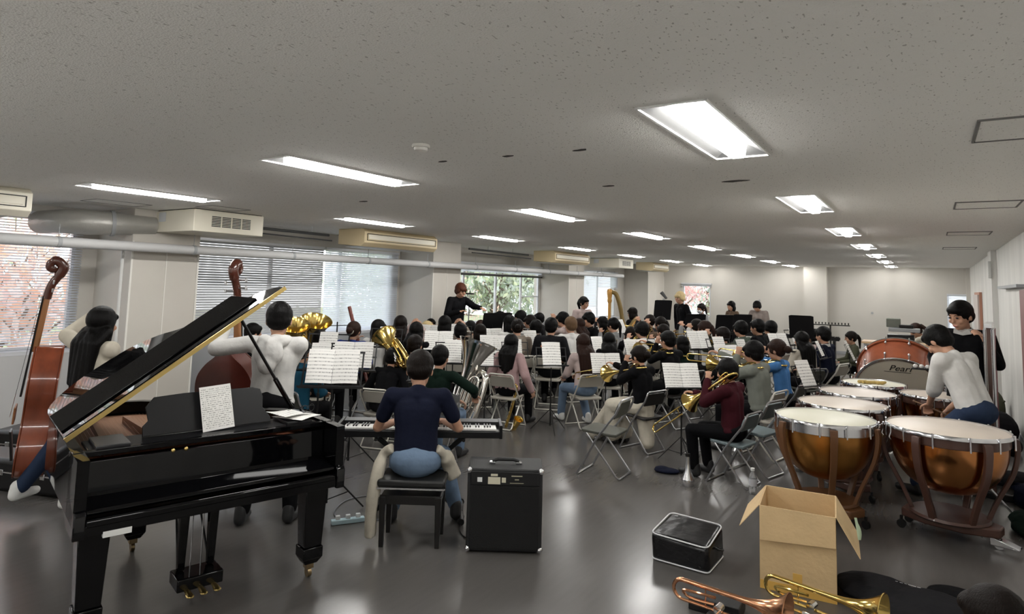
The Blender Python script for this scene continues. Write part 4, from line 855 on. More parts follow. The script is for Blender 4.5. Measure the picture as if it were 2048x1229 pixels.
# amplifier
M_TOLEX = mat('amp_vinyl', (.006, .006, .007), .5, bump=.5, bscale=300); M_GRILL = mat('grille_cloth', (.0035, .0035, .004), .8, bump=.6, bscale=400)
AA = math.atan2(.30, .46); t = thing('guitar_amplifier', 'black keyboard amplifier with chrome corners and a top handle', 'amplifier', (-2.84+.27*math.cos(AA)-.17*math.sin(AA), 3.82+.27*math.sin(AA)+.17*math.cos(AA), 0), AA)
MB().box((0, .02, .305), (.55, .33, .58)).build('cabinet', M_TOLEX, t, bevel=.012)
MB().box((0, -.148, .255), (.50, .012, .44)).build('grille', M_GRILL, t, bevel=.004)
MB().box((0, -.147, .53), (.50, .012, .095)).build('control_panel', mat('amp_panel', (.006, .006, .007), .4), t, bevel=.003)
for (x, z, w_, h_, mm, nm) in [(-.185, .52, .035, .032, 'label_white', 'sticker'), (-.08, .515, .09, .05, 'label_cream', 'sticker'), (-.01, .52, .03, .035, 'label_cream', 'sticker'), (-.08, .555, .05, .016, 'label_cream', 'sticker'), (.085, .55, .08, .008, 'label_dim', 'sticker'), (.085, .525, .03, .008, 'label_dim', 'sticker'), (.085, .50, .10, .005, 'label_dim', 'sticker')]:
    MB().box((x, -.1545, z), (w_, .002, h_)).build(nm, mat(mm, {'label_white': (.75, .76, .74), 'label_cream': (.62, .58, .45), 'label_dim': (.3, .28, .2)}[mm], .6), t, smooth=False)
for s in (-1, 1):
    for z in (.03, .58): mb = MB(); mb.ball((s*.262, -.135, z), (.022, .022, .022), n=12, h=8); mb.build('corner_guard', M_CHROME, t)
    MB().box((s*.1, 0, .604), (.045, .04, .016)).build('handle_bracket', M_CHROME, t, bevel=.004)
    MB().cyl((s*.22, .02, 0), (s*.22, .02, .02), .02, n=12).build('foot', M_BLK, t)
MB().tube([(-.1, 0, .612), (-.06, 0, .626), (.06, 0, .626), (.1, 0, .612)], .012, 8).build('handle', M_BLK, t)
t = MB().tube(smooth_path([(-3.3, 4.4, .006), (-3.15, 4.15, .006), (-3.0, 4.05, .006), (-2.9, 4.15, .006), (-2.85, 4.3, .02)], 6), .005, 6).build('cable', M_BLK); tag(t, 'black cable on the floor between the keyboard stand and the amplifier', 'cable')
t = MB().tube(smooth_path([(-3.75, 3.95, .006), (-4.0, 3.75, .006), (-4.2, 3.8, .006), (-4.35, 4.1, .006), (-4.2, 4.4, .006)], 6), .005, 6).build('cable', mat('cable_grey', (.15, .15, .16), .5)); tag(t, 'thin cable looping on the floor left of the keyboard stand', 'cable')
t = thing('power_strip', 'pale blue power strip on the floor behind the right end of the piano', 'power strip', (-3.95, 3.72, 0), 1.0)
MB().box((0, 0, .02), (.26, .05, .035)).build('body', mat('pale_blue', (.45, .6, .65), .5), t, bevel=.005)
for k in range(3): MB().box((-.08+.08*k, 0, .052), (.035, .03, .03)).build('plug', mat('plug_white', (.7, .72, .72), .5), t, bevel=.004)

# cardboard box
M_CARD = mat('cardboard', (.64, .46, .25), .85, bump=.15, bscale=30, vary=.06, vscale=5); M_TAPE = mat('packing_tape', (.7, .42, .1), .35)
ba = math.atan2(.05, .44); t = thing('cardboard_box', 'tall open cardboard box with its flaps folded outwards', 'box', (-.79, 4.85, 0), ba); W, D_, Hh = .225, .24, .525; th = .004
for nm, c_, d_ in (('front_panel', (0, -D_, Hh/2), (2*W, th, Hh)), ('back_panel', (0, D_, Hh/2), (2*W, th, Hh)), ('side_panel', (-W, 0, Hh/2), (th, 2*D_, Hh)), ('side_panel', (W, 0, Hh/2), (th, 2*D_, Hh)), ('bottom_panel', (0, 0, .005), (2*W, 2*D_, th))):
    MB().box(c_, d_).build(nm, M_CARD, t, smooth=False)
def flap(p0, p1, out, l, skew=0.):
    p0, p1, out = V(p0), V(p1), V(out); n_ = (p1-p0).cross(out).normalized()*.002; a = [p0, p1, p1+out*l, p0+out*(l+skew)]
    MB().hexa([q-n_ for q in a]+[q+n_ for q in a]).build('flap', M_CARD, t, smooth=False)
flap((-W, -D_-.004, Hh), (W, -D_-.004, Hh), V((0, -.08, -1)).normalized(), .185, .03)
flap((-W-.004, D_, Hh), (-W-.004, -D_, Hh), V((-.62, 0, -.78)).normalized(), .2)
flap((W+.004, -D_, Hh), (W+.004, D_, Hh), V((.5, 0, -.86)).normalized(), .26)
flap((W, D_+.004, Hh), (-W, D_+.004, Hh), V((0, .3, -.95)).normalized(), .2)
MB().box((0, -D_-.0035, .028), (2*W, .002, .055)).build('tape', M_TAPE, t, smooth=False); MB().box((-.0, -D_-.0037, .09), (.055, .002, .09)).build('tape', M_TAPE, t, smooth=False)
t = curved_sheet(.06, .13, .02).build('green_paper', mat('pale_green', (.5, .62, .42), .8)); t.matrix_world = Matrix.Translation((-.43, 4.78, .44)) @ Euler((1.35, .25, 1.4)).to_matrix().to_4x4(); tag(t, 'pale green paper sticking out behind the right box flap', 'paper')
# black bag with white piping
M_LEA = mat('bag_leather', (.004, .004, .005), .25, bump=.3, bscale=9, spec=.4); M_PIPG = mat('piping_white', (.7, .7, .72), .4)
t = thing('cube_bag', 'glossy black bag with white piping on the floor left of the box', 'bag', (-1.52, 4.75, 0), -.02); a_, b_, h_ = .21, .2, .2
mb = MB(); mb.hexa([(-a_+.01, -b_, .0), (a_, -b_, .0), (a_, b_*.9, .0), (-a_+.01, b_*.9, .0), (-a_, -b_*1.02, h_*.95), (a_, -b_*.95, h_*.86), (a_*.95, b_*.9, h_*1.12), (-a_*.95, b_*.9, h_*1.15)]); o = mb.build('body', M_LEA, t, bevel=.03)
rim_ = [(-a_+.004, -b_*1.0, h_*.93), (a_-.01, -b_*.94, h_*.85), (a_*.94, b_*.88, h_*1.10), (-a_*.93, b_*.88, h_*1.14)]
def rrect(P4, r_, n=4):
    out = []; P4 = [V(p) for p in P4]
    for i, p in enumerate(P4):
        a = P4[i-1]; b = P4[(i+1) % 4]; pa = p+(a-p).normalized()*r_; pb = p+(b-p).normalized()*r_
        for k in range(n+1): u = k/n; out.append(pa.lerp(p, u).lerp(p.lerp(pb, u), u))
    return out
MB().tube(rrect(rim_, .05), .005, 6, closed=True).build('piping', M_PIPG, t); MB().tube(rrect([(-a_+.012, -b_+.002, .012), (a_-.002, -b_+.002, .012), (a_-.002, b_*.88, .012), (-a_+.012, b_*.88, .012)], .04), .005, 6, closed=True).build('piping', M_PIPG, t)
for x in (-.15, .15):
    for z in (.04, .14): MB().ball((x, -b_-.003, z), (.008, .004, .008), n=10, h=6).build('rivet', M_BLK, t)
MB().tube(smooth_path([(a_-.01, -.03, .13), (a_+.025, -.03, .12), (a_+.03, .04, .10), (a_-.01, .05, .10)], 4), .008, 6).build('side_handle', M_BLK, t)
# small case, laptop-like boxes, trombones on the floor
t = thing('black_case', 'flat black case with a white label on the floor in front of the bag', 'case', (-1.14, 4.12, .0), .05)
MB().box((0, 0, .04), (.30, .19, .08)).build('body', mat('case_black', (.006, .006, .007), .45), t, bevel=.006); MB().box((.09, .05, .0815), (.055, .03, .002)).build('label', mat('label_white', (.75, .76, .74), .6), t, smooth=False); MB().box((0, -.0955, .045), (.30, .002, .004)).build('lid_seam', M_STEEL, t, smooth=False)
t = thing('black_case', 'thin black case under the slide of the nearer trombone', 'case', (-.98, 3.92, .0), -.1)
MB().box((0, 0, .02), (.36, .14, .04)).build('body', mat('case_black', (.006, .006, .007), .45), t, bevel=.006); o = curved_sheet(.1, .05, .004).build('label', M_WPAPER, t); o.location = (.02, .0, .043)
def look(origin, ydir, zdir=(0, 0, 1)):
    y = V(ydir).normalized(); z = V(zdir); z = (z-y*z.dot(y)).normalized(); x = y.cross(z); R = Matrix((x, y, z)).transposed().to_4x4(); R.translation = V(origin); return R
trombone('trombone with a coppery slide lying on the small cases at the bottom edge', look((-1.06, 3.76, .12), (1, -.1, 0), (-.1, -1, .0)), -.2, M_COPPER)
trombone('trombone lying with its bell up just in front of the cardboard box', look((-.64, 4.14, .11), (1, -.22, 0), (-.22, -1, .0)), -.3, M_GOLD)
# dark jacket heap with white lettering
def heap(label, name, cat, pts, mt, seed=0, vox=.012, z=None, lumps=10, r=.1):
    rnd = random.Random(seed); t = thing(name, label, cat, (*pts[0][:2], 0)); mb = MB()
    for (x, y, zz, rx, ry, rz) in pts[1:]: mb.ball((x, y, zz), (rx, ry, rz), Matrix.Rotation(rnd.uniform(-.4, .4), 3, 'Z'))
    for k in range(lumps): (x, y, zz, rx, ry, rz) = rnd.choice(pts[1:]); a = rnd.uniform(0, 2*PI); d_ = rnd.uniform(.3, .8); e = V((x+rx*d_*math.cos(a), y+ry*d_*math.sin(a), max(.02, zz+rz*.5))); mb.cap(e, e+V((rnd.uniform(-r, r), rnd.uniform(-r, r), 0)), .03, .02, 8)
    mb.cap((pts[1][0], pts[1][1], .01), (pts[-1][0], pts[-1][1], .01), .012, .012)
    mb.blob('cloth', mt, t, vox, 3); return t
heap('black jacket with small white lettering spread on the floor right of the box', 'jacket', 'jacket', [(-.15, 4.85), (-.18, .05, .05, .26, .24, .05), (.12, -.05, .06, .25, .25, .06), (.0, -.22, .05, .3, .2, .05), (.3, -.15, .05, .18, .15, .05)], C_['charcoal'], 1, lumps=6)
lt = MB(); rnd = random.Random(5)
for k in range(8):
    x = -.11+.024*k; h = .02
    for q in range(3): lt.box((x+rnd.uniform(-.006, .006), rnd.uniform(-.006, .006), 0), (rnd.choice([.004, .014]), rnd.choice([.004, .018]), .002))
o = lt.build('white_lettering', mat('print_white', (.75, .75, .75), .8), bpy.data.objects['jacket'], smooth=False); o.location = (.03, .12, .098); o.rotation_euler = (-.35, 0, -.1)
heap('second dark jacket bunched behind the lettered one', 'jacket', 'jacket', [(.22, 5.0), (-.1, .08, .05, .2, .12, .05), (.1, .02, .05, .16, .14, .05)], C_['black'], 3, lumps=5)
o = curved_sheet(.2, .16, .01).build('paper_sheet', M_WPAPER); o.location = (-.42, 5.02, .015); o.rotation_euler = (.05, 0, .6); tag(o, 'white paper peeking out between the box and the black jacket', 'paper')
t = thing('shoe_strap', 'pale grey cloth end beside the head in the bottom right corner', 'cloth', (.17, 4.45, .03), .3); MB().cap((-.06, 0, .08), (.05, 0, .07), .022, .02, fl=((0, 0, 1), .5)).blob('fold', C_['sage'], t, .008, 2)
person('person crouching at the bottom right corner, only the dark hair in view', (.24, 2.92, 0), 1.0, .90, top='black', bot='black', hair='dark', style='short', lean=.08, hp=.3, det=1, seat=.12, Lf=(-.14, .30, .085), Rf=(.14, .30, .085), Lh=(-.1, .4, .5), Rh=(.1, .4, .5))
# left edge: chair with navy pad, open instrument cases
chair((-7.0, 3.0, 0), 2.6, 'cream framed chair with a dark padded back by the left window', 'beige', 1.05)
M_CASE = mat('case_black_soft', (.005, .005, .006), .35); 
for i, (x, y, rz, l, w_, h) in enumerate([(-7.5, 3.1, .5, 1.2, .42, .34), (-6.95, 2.55, .35, 1.3, .36, .28)]):
    t = thing('instrument_case', ['long black instrument case on the floor at the left edge, behind the bass player', 'long black instrument case with silver latches, nearer the piano tail'][i], 'case', (x, y, 0), rz)
    MB().box((0, 0, h/2), (l, w_, h)).build('shell', M_CASE, t, bevel=.04); MB().box((0, 0, h*.6), (l+.004, w_+.004, .012)).build('rim', M_STEEL, t, smooth=False)
    for s in (-.35, 0, .35): MB().box((s*l, -w_/2-.006, h*.6), (.05, .014, .05)).build('latch', M_CHROME, t, bevel=.004)
# bundle of coats along the right wall
for i, (x, y, z, sx_, sy_, h, mt_, lab) in enumerate([(.72, 7.0, 0, .28, .35, .16, C_['green'], 'dark green coat lying on the floor at the right edge, nearest'), (.78, 7.9, 0, .22, .3, .2, C_['navy'], 'navy coat bundle behind the dark green coat at the right edge'), (.72, 8.6, 0, .24, .25, .14, C_['charcoal'], 'charcoal bundle on the floor behind the big right timpano'),
      (.76, 11.2, 0, .2, .5, .38, C_['black'], 'tall pile of black bags against the right wall'), (.80, 12.6, 0, .16, .35, .5, C_['olive'], 'olive rucksack leaning on the right wall behind the black bags'), (.80, 10.3, 0, .16, .3, .2, C_['black'], 'small black bag on the floor by the right wall in front of the pile')]):
    heap(lab, ['coat', 'coat', 'coat', 'bag', 'rucksack', 'bag'][i], ['coat', 'coat', 'coat', 'bag', 'rucksack', 'bag'][i], [(x, y), (0, 0, h*.45, sx_*.75, sy_*.8, h*.55), (-.05, -.1, h*.3, sx_*.6, sy_*.5, h*.4)], mt_, i+20, lumps=6)

# ------------------------------------------------------------------ double basses and their players
def double_bass(label, M, mt):
    t = thing('double_bass', label, 'double bass'); t.matrix_world = M      # z up along strings, +y is the front
    half = [(0, .0), (.16, .01), (.27, .07), (.325, .19), (.31, .32), (.235, .43), (.205, .50), (.20, .58), (.225, .66), (.25, .75), (.235, .87), (.17, .97), (.09, 1.04), (.04, 1.09)]
    hp_ = smooth_path([(x, z, 0) for x, z in half], 4); poly = [(p.x, p.y) for p in hp_]+[(-p.x, p.y) for p in reversed(hp_[1:])]
    Mx = Matrix(((1, 0, 0, 0), (0, 0, -1, 0), (0, 1, 0, .14), (0, 0, 0, 1)))
    MB().prism(poly, -.10, .095, Mx).build('ribs', mt, t, ang=30, bevel=.01)
    MB().prism([(x*1.03, z*1.0+.0) for x, z in poly], -.107, -.098, Mx).build('top_plate', mt, t, ang=30); MB().prism([(x*1.03, z) for x, z in poly], .093, .103, Mx).build('back_plate', mt, t, ang=30)
    MB().hexa([(-.03, .08, 1.18), (.03, .08, 1.18), (.03, .13, 1.18), (-.03, .13, 1.18), (-.021, .055, 1.66), (.021, .055, 1.66), (.021, .10, 1.66), (-.021, .10, 1.66)]).build('neck', mat('neck_maple', (.3, .13, .05), .4), t, bevel=.01)
    MB().hexa([(-.045, .14, .80), (.045, .14, .80), (.045, .155, .80), (-.045, .155, .80), (-.022, .10, 1.66), (.022, .10, 1.66), (.022, .112, 1.66), (-.022, .112, 1.66)]).build('fingerboard', M_EB, t)
    pb = MB().tube(smooth_path([(0, .08, 1.64), (0, .065, 1.75), (0, .02, 1.85), (0, .0, 1.92), (0, .04, 1.97), (0, .085, 1.955), (0, .095, 1.915), (0, .07, 1.895), (0, .055, 1.915)], 5), [.033]*10+[.042]*14+[.032]*17, 12).build('scroll', mat('scroll_wood', (.07, .018, .01), .25, coat=.5), t)
    for k, (s, z) in enumerate(((-1, 1.73), (1, 1.76), (-1, 1.80), (1, 1.83))):
        MB().cyl((s*.02, .05, z), (s*.085, .045, z), .006, n=8).build('tuning_peg', M_CHROME, t); MB().box((s*.095, .045, z), (.02, .012, .035)).build('peg_button', M_STEEL, t, bevel=.003)
    for k in range(4): x = -.027+.018*k; MB().tube([(x, .20, .62), (x*.6, .118, 1.66)], .0015, 4).build('string', M_STEEL, t)
    MB().box((0, .17, .64), (.13, .015, .14)).build('bridge', mat('neck_maple', (.3, .13, .05), .4), t, bevel=.004); MB().hexa([(-.02, .13, .24), (.02, .13, .24), (.02, .15, .24), (-.02, .15, .24), (-.045, .17, .5), (.045, .17, .5), (.045, .185, .5), (-.045, .185, .5)]).build('tailpiece', M_EB, t)
    MB().cyl((0, 0, .0), (0, 0, .16), .007, n=8).build('endpin', M_STEEL, t); return t
M_BASSO = mat('bass_orange_varnish', (.24, .055, .022), .22, coat=.6, vary=.25, vscale=3, stretch=(3, 3, .4)); M_BASSD = mat('bass_dark_varnish', (.085, .016, .010), .2, coat=.7, vary=.3, vscale=3)
gp = V((-5.75, 2.72, 0)); gy = face_to(gp, (-7.1, 9.1, 0))
def bass_at(label, scroll_px, bottom_px, D, frontdir, mt, L=1.95):
    s_ = atd(*scroll_px, D); b_ = atd(*bottom_px, D); zd = (s_-b_).normalized(); y = V(frontdir); y = (y-zd*y.dot(zd)).normalized(); x = y.cross(zd); k = (s_-b_).length/1.75
    R = Matrix((x, y, zd)).transposed().to_4x4(); R.translation = s_-zd*1.95*k; return double_bass(label, R @ Matrix.Scale(k, 4), mt)
bass_at('orange-brown double bass held by the long-haired player at far left, seen from its side', (128, 528), (62, 928), 5.3, (-.40, -.90, 0), M_BASSO)
bass_at('dark red double bass behind the piano music desk, with the player in the white hoodie', (467, 533), (455, 940), 5.6, (-.45, .9, 0), M_BASSD)
gs = person('person with long black hair and cream sweater playing the far left double bass', atd(158, 975, 4.95).xy.to_3d(), .25, 1.665, stand=True, top='cream', bot='dkjeans', hair='black', style='verylong', hp=.1, hy=-.2, male=False, det=2, bag=1.12, shoes='sock',
       Lh=(-.40, .30, 1.60), Rh=(-.26, .42, .95), Lf=(-.62, -.10, .10), Rf=(-.25, .10, .085), curl=1.2, le=(-1, -.4, -.3))
hs = person('person in a white hooded sweatshirt playing the dark red double bass', (-4.42, 3.28, 0), .55, 1.735, stand=True, top='white', bot='black', hair='black', style='short', hp=.3, hy=-.3, det=2, bag=1.14, neckline='hood',
       Lh=(-.50, .22, 1.46), Rh=(-.22, .40, .95), Lf=(-.18, .02, .085), Rf=(.16, .1, .085), curl=1.2, le=(-1, -.3, -.3))
# ================================================================== PERCUSSION
M_HEAD = mat('drum_head', (.66, .58, .5), .45, vary=.04, vscale=3); M_HEADW = mat('drum_head_pale', (.68, .66, .54), .45, vary=.04, vscale=3)
M_BOWL = mat('copper_bowl', (.62, .26, .09), .2, metal=1., vary=.2, vscale=2.5); M_BOWL2 = mat('copper_bowl_old', (.5, .23, .06), .3, metal=1., vary=.35, vscale=3, bump=.05, bscale=6)
M_STRUT = mat('timpani_strut', (.075, .032, .022), .4, coat=.2); M_STRUT2 = mat('timpani_strut_brown', (.13, .055, .02), .4)
def timpano(label, x, y, R, z, rz, bowl, strut, head, collar, depth=.42):
    t = thing('timpano', label, 'timpani', (x, y, 0), rz)
    MB().lathe([(0, z-.004), (R*.96, z-.004), (R*.985, z-.012)], 56).build('drum_head', head, t)
    MB().lathe([(R*.985, z-.015), (R*.985, z+.004), (R*1.0, z+.008), (R*1.015, z-.002), (R*1.015, z-.022), (R*.985, z-.022)], 56).build('counter_hoop', M_CHROME, t)
    prof = [(R*.965, z-.02)]+[(R*.95*math.cos(a)**.75, z-.09-depth*math.sin(a)) for a in np.linspace(0, PI/2*.985, 14)]; MB().lathe(prof, 56).build('bowl', bowl, t)
    MB().lathe([(R*.968, z-.022), (R*.972, z-.09), (R*.955, z-.095)], 56).build('collar', M_STEEL if collar else strut, t)
    zb = .17
    for k in range(6):
        a = 2*PI*k/6+.3; ca, sa = math.cos(a), math.sin(a); tn = V((-sa, ca, 0)); pts = [V((ca*R*1.04, sa*R*1.04, z-.03)), V((ca*R*1.06, sa*R*1.06, z-.12)), V((ca*R*.98, sa*R*.98, z-.3)), V((ca*R*.74, sa*R*.74, z-.52)), V((ca*R*.58, sa*R*.58, zb))]
        mb = MB(); sp = smooth_path(pts, 4); n = len(sp); vs_ = []
        for i, p in enumerate(sp):
            rd = V((ca, sa, 0)); w_ = .030-.008*i/n; d_ = .016
            vs_ += [p-tn*w_-rd*d_, p+tn*w_-rd*d_, p+tn*w_+rd*d_, p-tn*w_+rd*d_]
        fs = [(i*4+j, i*4+(j+1) % 4, i*4+4+(j+1) % 4, i*4+4+j) for i in range(n-1) for j in range(4)]+[(3, 2, 1, 0), (n*4-4, n*4-3, n*4-2, n*4-1)]
        mb.add(vs_, fs); mb.build('strut', strut, t, bevel=.004)
        for q in (-.25, .25) if True else ():
            a2 = a+q; p = V((math.cos(a2)*R*1.025, math.sin(a2)*R*1.025, 0)); MB().cyl(p+V((0, 0, z-.10)), p+V((0, 0, z+.012)), .007, n=8).build('tension_rod', M_CHROME, t)
    MB().lathe([(0, zb+.025), (R*.62, zb+.02), (R*.64, zb), (R*.6, zb-.015), (0, zb-.02)], 40).build('base_ring', strut, t)
    mb = MB(); mb.prism([(-R*.75, -.09), (-R*.3, -.17), (R*.3, -.17), (R*.8, -.07), (R*.8, .07), (R*.3, .17), (-R*.3, .17), (-R*.75, .09)], .095, .165); mb.build('base', strut, t, bevel=.012)
    for s, yy in ((-1, -.05), (-1, .05), (1, 0)):
        c_ = MB().cyl((s*R*.74, yy*2-.012, .035), (s*R*.74, yy*2+.012, .035), .034, n=16); c_.cyl((s*R*.74, yy*2, .04), (s*R*.74, yy*2, .1), .012, n=8); c_.build('caster', M_CHROME if s > 0 else M_BLK, t)
    MB().hexa([(R*.62, -.05, .03), (R*1.05, -.045, .03), (R*1.05, .045, .03), (R*.62, .05, .03), (R*.62, -.05, .10), (R*1.05, -.045, .045), (R*1.05, .045, .045), (R*.62, .05, .10)]).build('pedal', M_CHROME, t, bevel=.006)
    for k in range(2):
        a = 3.6+k*.35; p = V((math.cos(a)*R*1.05, math.sin(a)*R*1.05, 0)); MB().tube([p+V((0, 0, z)), p+V((0, 0, z-.05)), p*1.03+V((0, 0, z-.09)), p+V((0, 0, z-.11))], .006, 6).build('tuning_hook', M_CHROME, t)
    return t
timpano('largest timpano with dark reddish struts, front right of the drums', .085, 6.46, .435, .865, -.25, M_BOWL, M_STRUT, M_HEAD, False)
timpano('timpano with a worn copper bowl and a silver collar, front left of the drums', -.80, 6.27, .40, .86, 2.6, M_BOWL2, M_STRUT2, M_HEADW, True)
timpano('timpano directly behind the silver-collared one', -.755, 7.16, .395, .86, 2.2, M_BOWL2, M_STRUT, M_HEAD, False)
timpano('timpano second from the back, beside the bass drum', -.70, 8.05, .375, .86, 2.0, M_BOWL2, M_STRUT, M_HEAD, False)
timpano('small timpano in front of the seated drummer', .01, 8.48, .325, .86, 1.0, M_BOWL, M_STRUT, M_HEAD, False)
timpano('rearmost timpano with a yellow cloth on its head', -.60, 8.93, .34, .87, 1.2, M_BOWL2, M_STRUT, M_HEADW, False)
t = thing('duster', 'crumpled yellow cloth lying on the rearmost timpano head', 'cloth', (-.62, 8.88, .872), .3); mb = MB()
for k in range(7): mb.cap((-.13+.04*k, random.uniform(-.03, .03), .012), (-.09+.04*k, random.uniform(-.03, .05), .018), .022, .016, 8)
mb.blob('cloth', cloth('duster', (.52, .38, .14)), t, .007, 2)
# bass drum, tipped forward on its stand
M_MAH = mat('mahogany_shell', (.24, .062, .026), .25, coat=.6, vary=.25, vscale=3)
bt = thing('bass_drum', 'large mahogany bass drum tipped forward on its stand, with a black script logo', 'bass drum', (-.42, 9.95, 0), .05)
TF = atd(1793, 719, 8.25); tl = .52; ax_ = V((0, -math.cos(tl), -math.sin(tl))); uu = V((0, -math.sin(tl), math.cos(tl))); bt.location = (TF.x, TF.y+.55, 0); bt.rotation_euler = (0, 0, 0)
Cc = TF-uu*.51-ax_*.25-V((TF.x, TF.y+.55, 0)); BM = Matrix((V((1, 0, 0)), uu, ax_)).transposed().to_4x4(); BM.translation = Cc; RR = .50      # local z points out of the front head (-y) and downwards
MB().lathe([(RR*.985, -.24), (RR*.985, .24), (RR*.96, .24), (RR*.96, -.24)], 64, BM).build('shell', M_MAH, bt)
for s in (-1, 1):
    MB().lathe([(RR*.995, s*.19), (RR*1.03, s*.19), (RR*1.03, s*.25), (RR*.97, s*.25)], 64, BM).build('hoop', M_MAH, bt); MB().lathe([(RR*1.034, s*.23), (RR*1.034, s*.25), (RR*.985, s*.257)], 64, BM).build('hoop_band', M_STEEL, bt)
    MB().lathe([(0, s*.245), (RR*.985, s*.245)], 64, BM).build('drum_head', mat('bass_head', (.62, .57, .46), .6, vary=.05, vscale=2), bt)
for k in range(12):
    a = 2*PI*(k+.5)/12; c_, s_ = math.cos(a)*RR*1.045, math.sin(a)*RR*1.045
    MB().cyl(BM @ V((c_, s_, .12)), BM @ V((c_, s_, .265)), .008, n=8).build('tension_rod', M_CHROME, bt); MB().cyl(BM @ V((c_, s_, -.12)), BM @ V((c_, s_, -.265)), .008, n=8).build('tension_rod', M_CHROME, bt)
    MB().ball(BM @ V((c_, s_, .13)), (.016, .016, .022)).build('lug', M_CHROME, bt); MB().ball(BM @ V((c_, s_, -.13)), (.016, .016, .022)).build('lug', M_CHROME, bt); MB().ball(BM @ V((c_, s_, .26)), (.018, .018, .014)).build('claw', M_CHROME, bt)
for s in (-1, 1):
    MB().tube([(s*.56, -.35, .03), (s*.57, -.12, .5), (s*.56, Cc.y, Cc.z)], .018, 10).build('stand_arm', M_CHROME, bt); MB().tube([(s*.57, -.12, .5), (s*.56, .4, .03)], .018, 10).build('stand_arm', M_CHROME, bt)
MB().cyl((-.56, -.35, .03), (.56, -.35, .03), .018, n=10).build('stand_bar', M_CHROME, bt); MB().cyl((-.56, .4, .03), (.56, .4, .03), .018, n=10).build('stand_bar', M_CHROME, bt)
cu = bpy.data.curves.new('logo', 'FONT'); cu.body = 'Pearl'; cu.size = .125; cu.align_x = 'CENTER'; cu.shear = .35; cu.extrude = .001
o = bpy.data.objects.new('logo_lettering', cu); me = bpy.data.meshes.new_from_object(o); bpy.data.objects.remove(o); me.materials.append(M_BLK)
o = bpy.data.objects.new('logo_lettering', me); COL.objects.link(o); o.parent = bt; o.matrix_local = BM @ Matrix.Translation((0.03, .325, .248))
lo = MB(); lo.box((0, .305, .2475), (.30, .006, .002)); lo.v = [tuple(BM @ V(v)) for v in lo.v]; lo.build('logo_underline', M_BLK, bt, smooth=False)
# stick tray, mallets
t = thing('mallet_tray', 'black tray of white-headed mallets on a wooden post beside the drummer', 'mallet tray', (.02, 9.25, 0), 0)
MB().box((0, 0, 1.06), (.46, .2, .02)).build('tray', M_BLK, t, bevel=.004); MB().box((-.03, .02, .52), (.05, .05, 1.0)).build('post', mat('pale_wood', (.45, .3, .17), .5), t); MB().box((.06, .05, .75), (.04, .02, .55)).build('post', mat('pale_wood', (.45, .3, .17), .5), t); MB().box((0, 0, .02), (.35, .35, .04)).build('foot', M_BLK, t)
for k in range(6):
    m_ = thing('mallet', 'white felt mallet lying on the black tray', 'mallet', (-.17+.062*k, 9.17, 1.092), 0, 'felt mallets on the tray')
    MB().ball((0, 0, 0.0), (.026, .022, .024)).build('felt_head', mat('felt_white', (.72, .7, .68), .95), m_); MB().cyl((0, 0, -.005), (.0, .2, -.012), .006, n=8).build('handle', mat('pale_wood', (.45, .3, .17), .5), m_)
# things behind the bass drum
t = thing('wooden_table', 'pale wooden table top behind the bass drum', 'table', (-.35, 11.4, 0), .0)
MB().box((0, 0, 1.20), (1.1, .45, .03)).build('table_top', mat('table_wood', (.55, .38, .22), .5), t)
for x, y in ((-.5, -.18), (.5, -.18), (-.5, .18), (.5, .18)): MB().box((x, y, .59), (.04, .04, 1.18)).build('leg', M_GREYP, t)
t = thing('equipment_cart', 'dark cart piled with black gear and a grey box behind the bass drum', 'cart', (-.42, 12.4, 0), 0)
for (x, y, z, a, b, c, mm) in [(0, 0, 1.02, .42, .3, .03, M_BLK), (0, 0, 1.2, .38, .28, .16, M_SATIN), (.05, 0, 1.36, .44, .28, .06, M_GREYP), (-.1, 0, 1.47, .20, .2, .14, C_['sage']), (.08, 0, 1.42, .2, .22, .05, M_BLK)]: MB().box((x, y, z), (a, b, c)).build('box', mm, t, bevel=.01)
for x, y in ((-.18, -.12), (.18, -.12), (-.18, .12), (.18, .12)): MB().cyl((x, y, 0), (x, y, 1.02), .012, n=8).build('leg', M_GRF, t)
t = thing('tubular_bells', 'tall chrome tubular bells seen edge-on beside the standing man in the black jumper', 'tubular bells', (.50, 8.2, 0), -.09)
for y in (-.3, .3): MB().box((0, y, .84), (.035, .035, 1.62)).build('upright', M_STRUT, t, bevel=.004); MB().box((0, y, .03), (.4, .06, .06)).build('foot', M_BLK, t, bevel=.01)
MB().box((0, 0, 1.66), (.06, .7, .04)).build('top_rail', M_CHROME, t); MB().box((0, 0, .3), (.04, .64, .03)).build('lower_rail', M_BLK, t)
for k in range(12): MB().cyl((.03 if k % 2 else -.03, -.25+.045*k, .5-.01*k), (.03 if k % 2 else -.03, -.25+.045*k, 1.62), .016, n=12).build('chime', M_CHROME, t)
# long keyboard percussion at the back, glockenspiel bars
def mallet_kb(label, px, py, D, L, rz, z=.9, bars=24):
    p = atd(px, py, D); t = thing('xylophone', label, 'xylophone', (p.x, p.y, 0), rz)
    for k in range(bars): MB().box((-L/2+L*(k+.5)/bars, 0, z+.01), (L/bars*.8, .34-.12*k/bars, .02)).build('bar', M_EB, t, smooth=False)
    for s in (-1, 1): MB().box((0, s*.17, z-.04), (L, .03, .06)).build('rail', M_BLK, t, smooth=False); MB().box((s*L*.45, 0, z/2-.04), (.05, .3, z-.08)).build('end_frame', M_BLK, t)
    return t
mallet_kb('long dark xylophone in front of the two women at the far wall', 1440, 655, 15.2, 1.8, .1, .95); mallet_kb('dark marimba at the far right, beside the solid black stand', 1575, 664, 15.0, 2.2, .05, .92)
t = thing('bar_rack', 'row of small dark percussion bars on a rail above the heads at right', 'percussion rack', atd(1662, 720, 13).xy.to_3d(), .15)
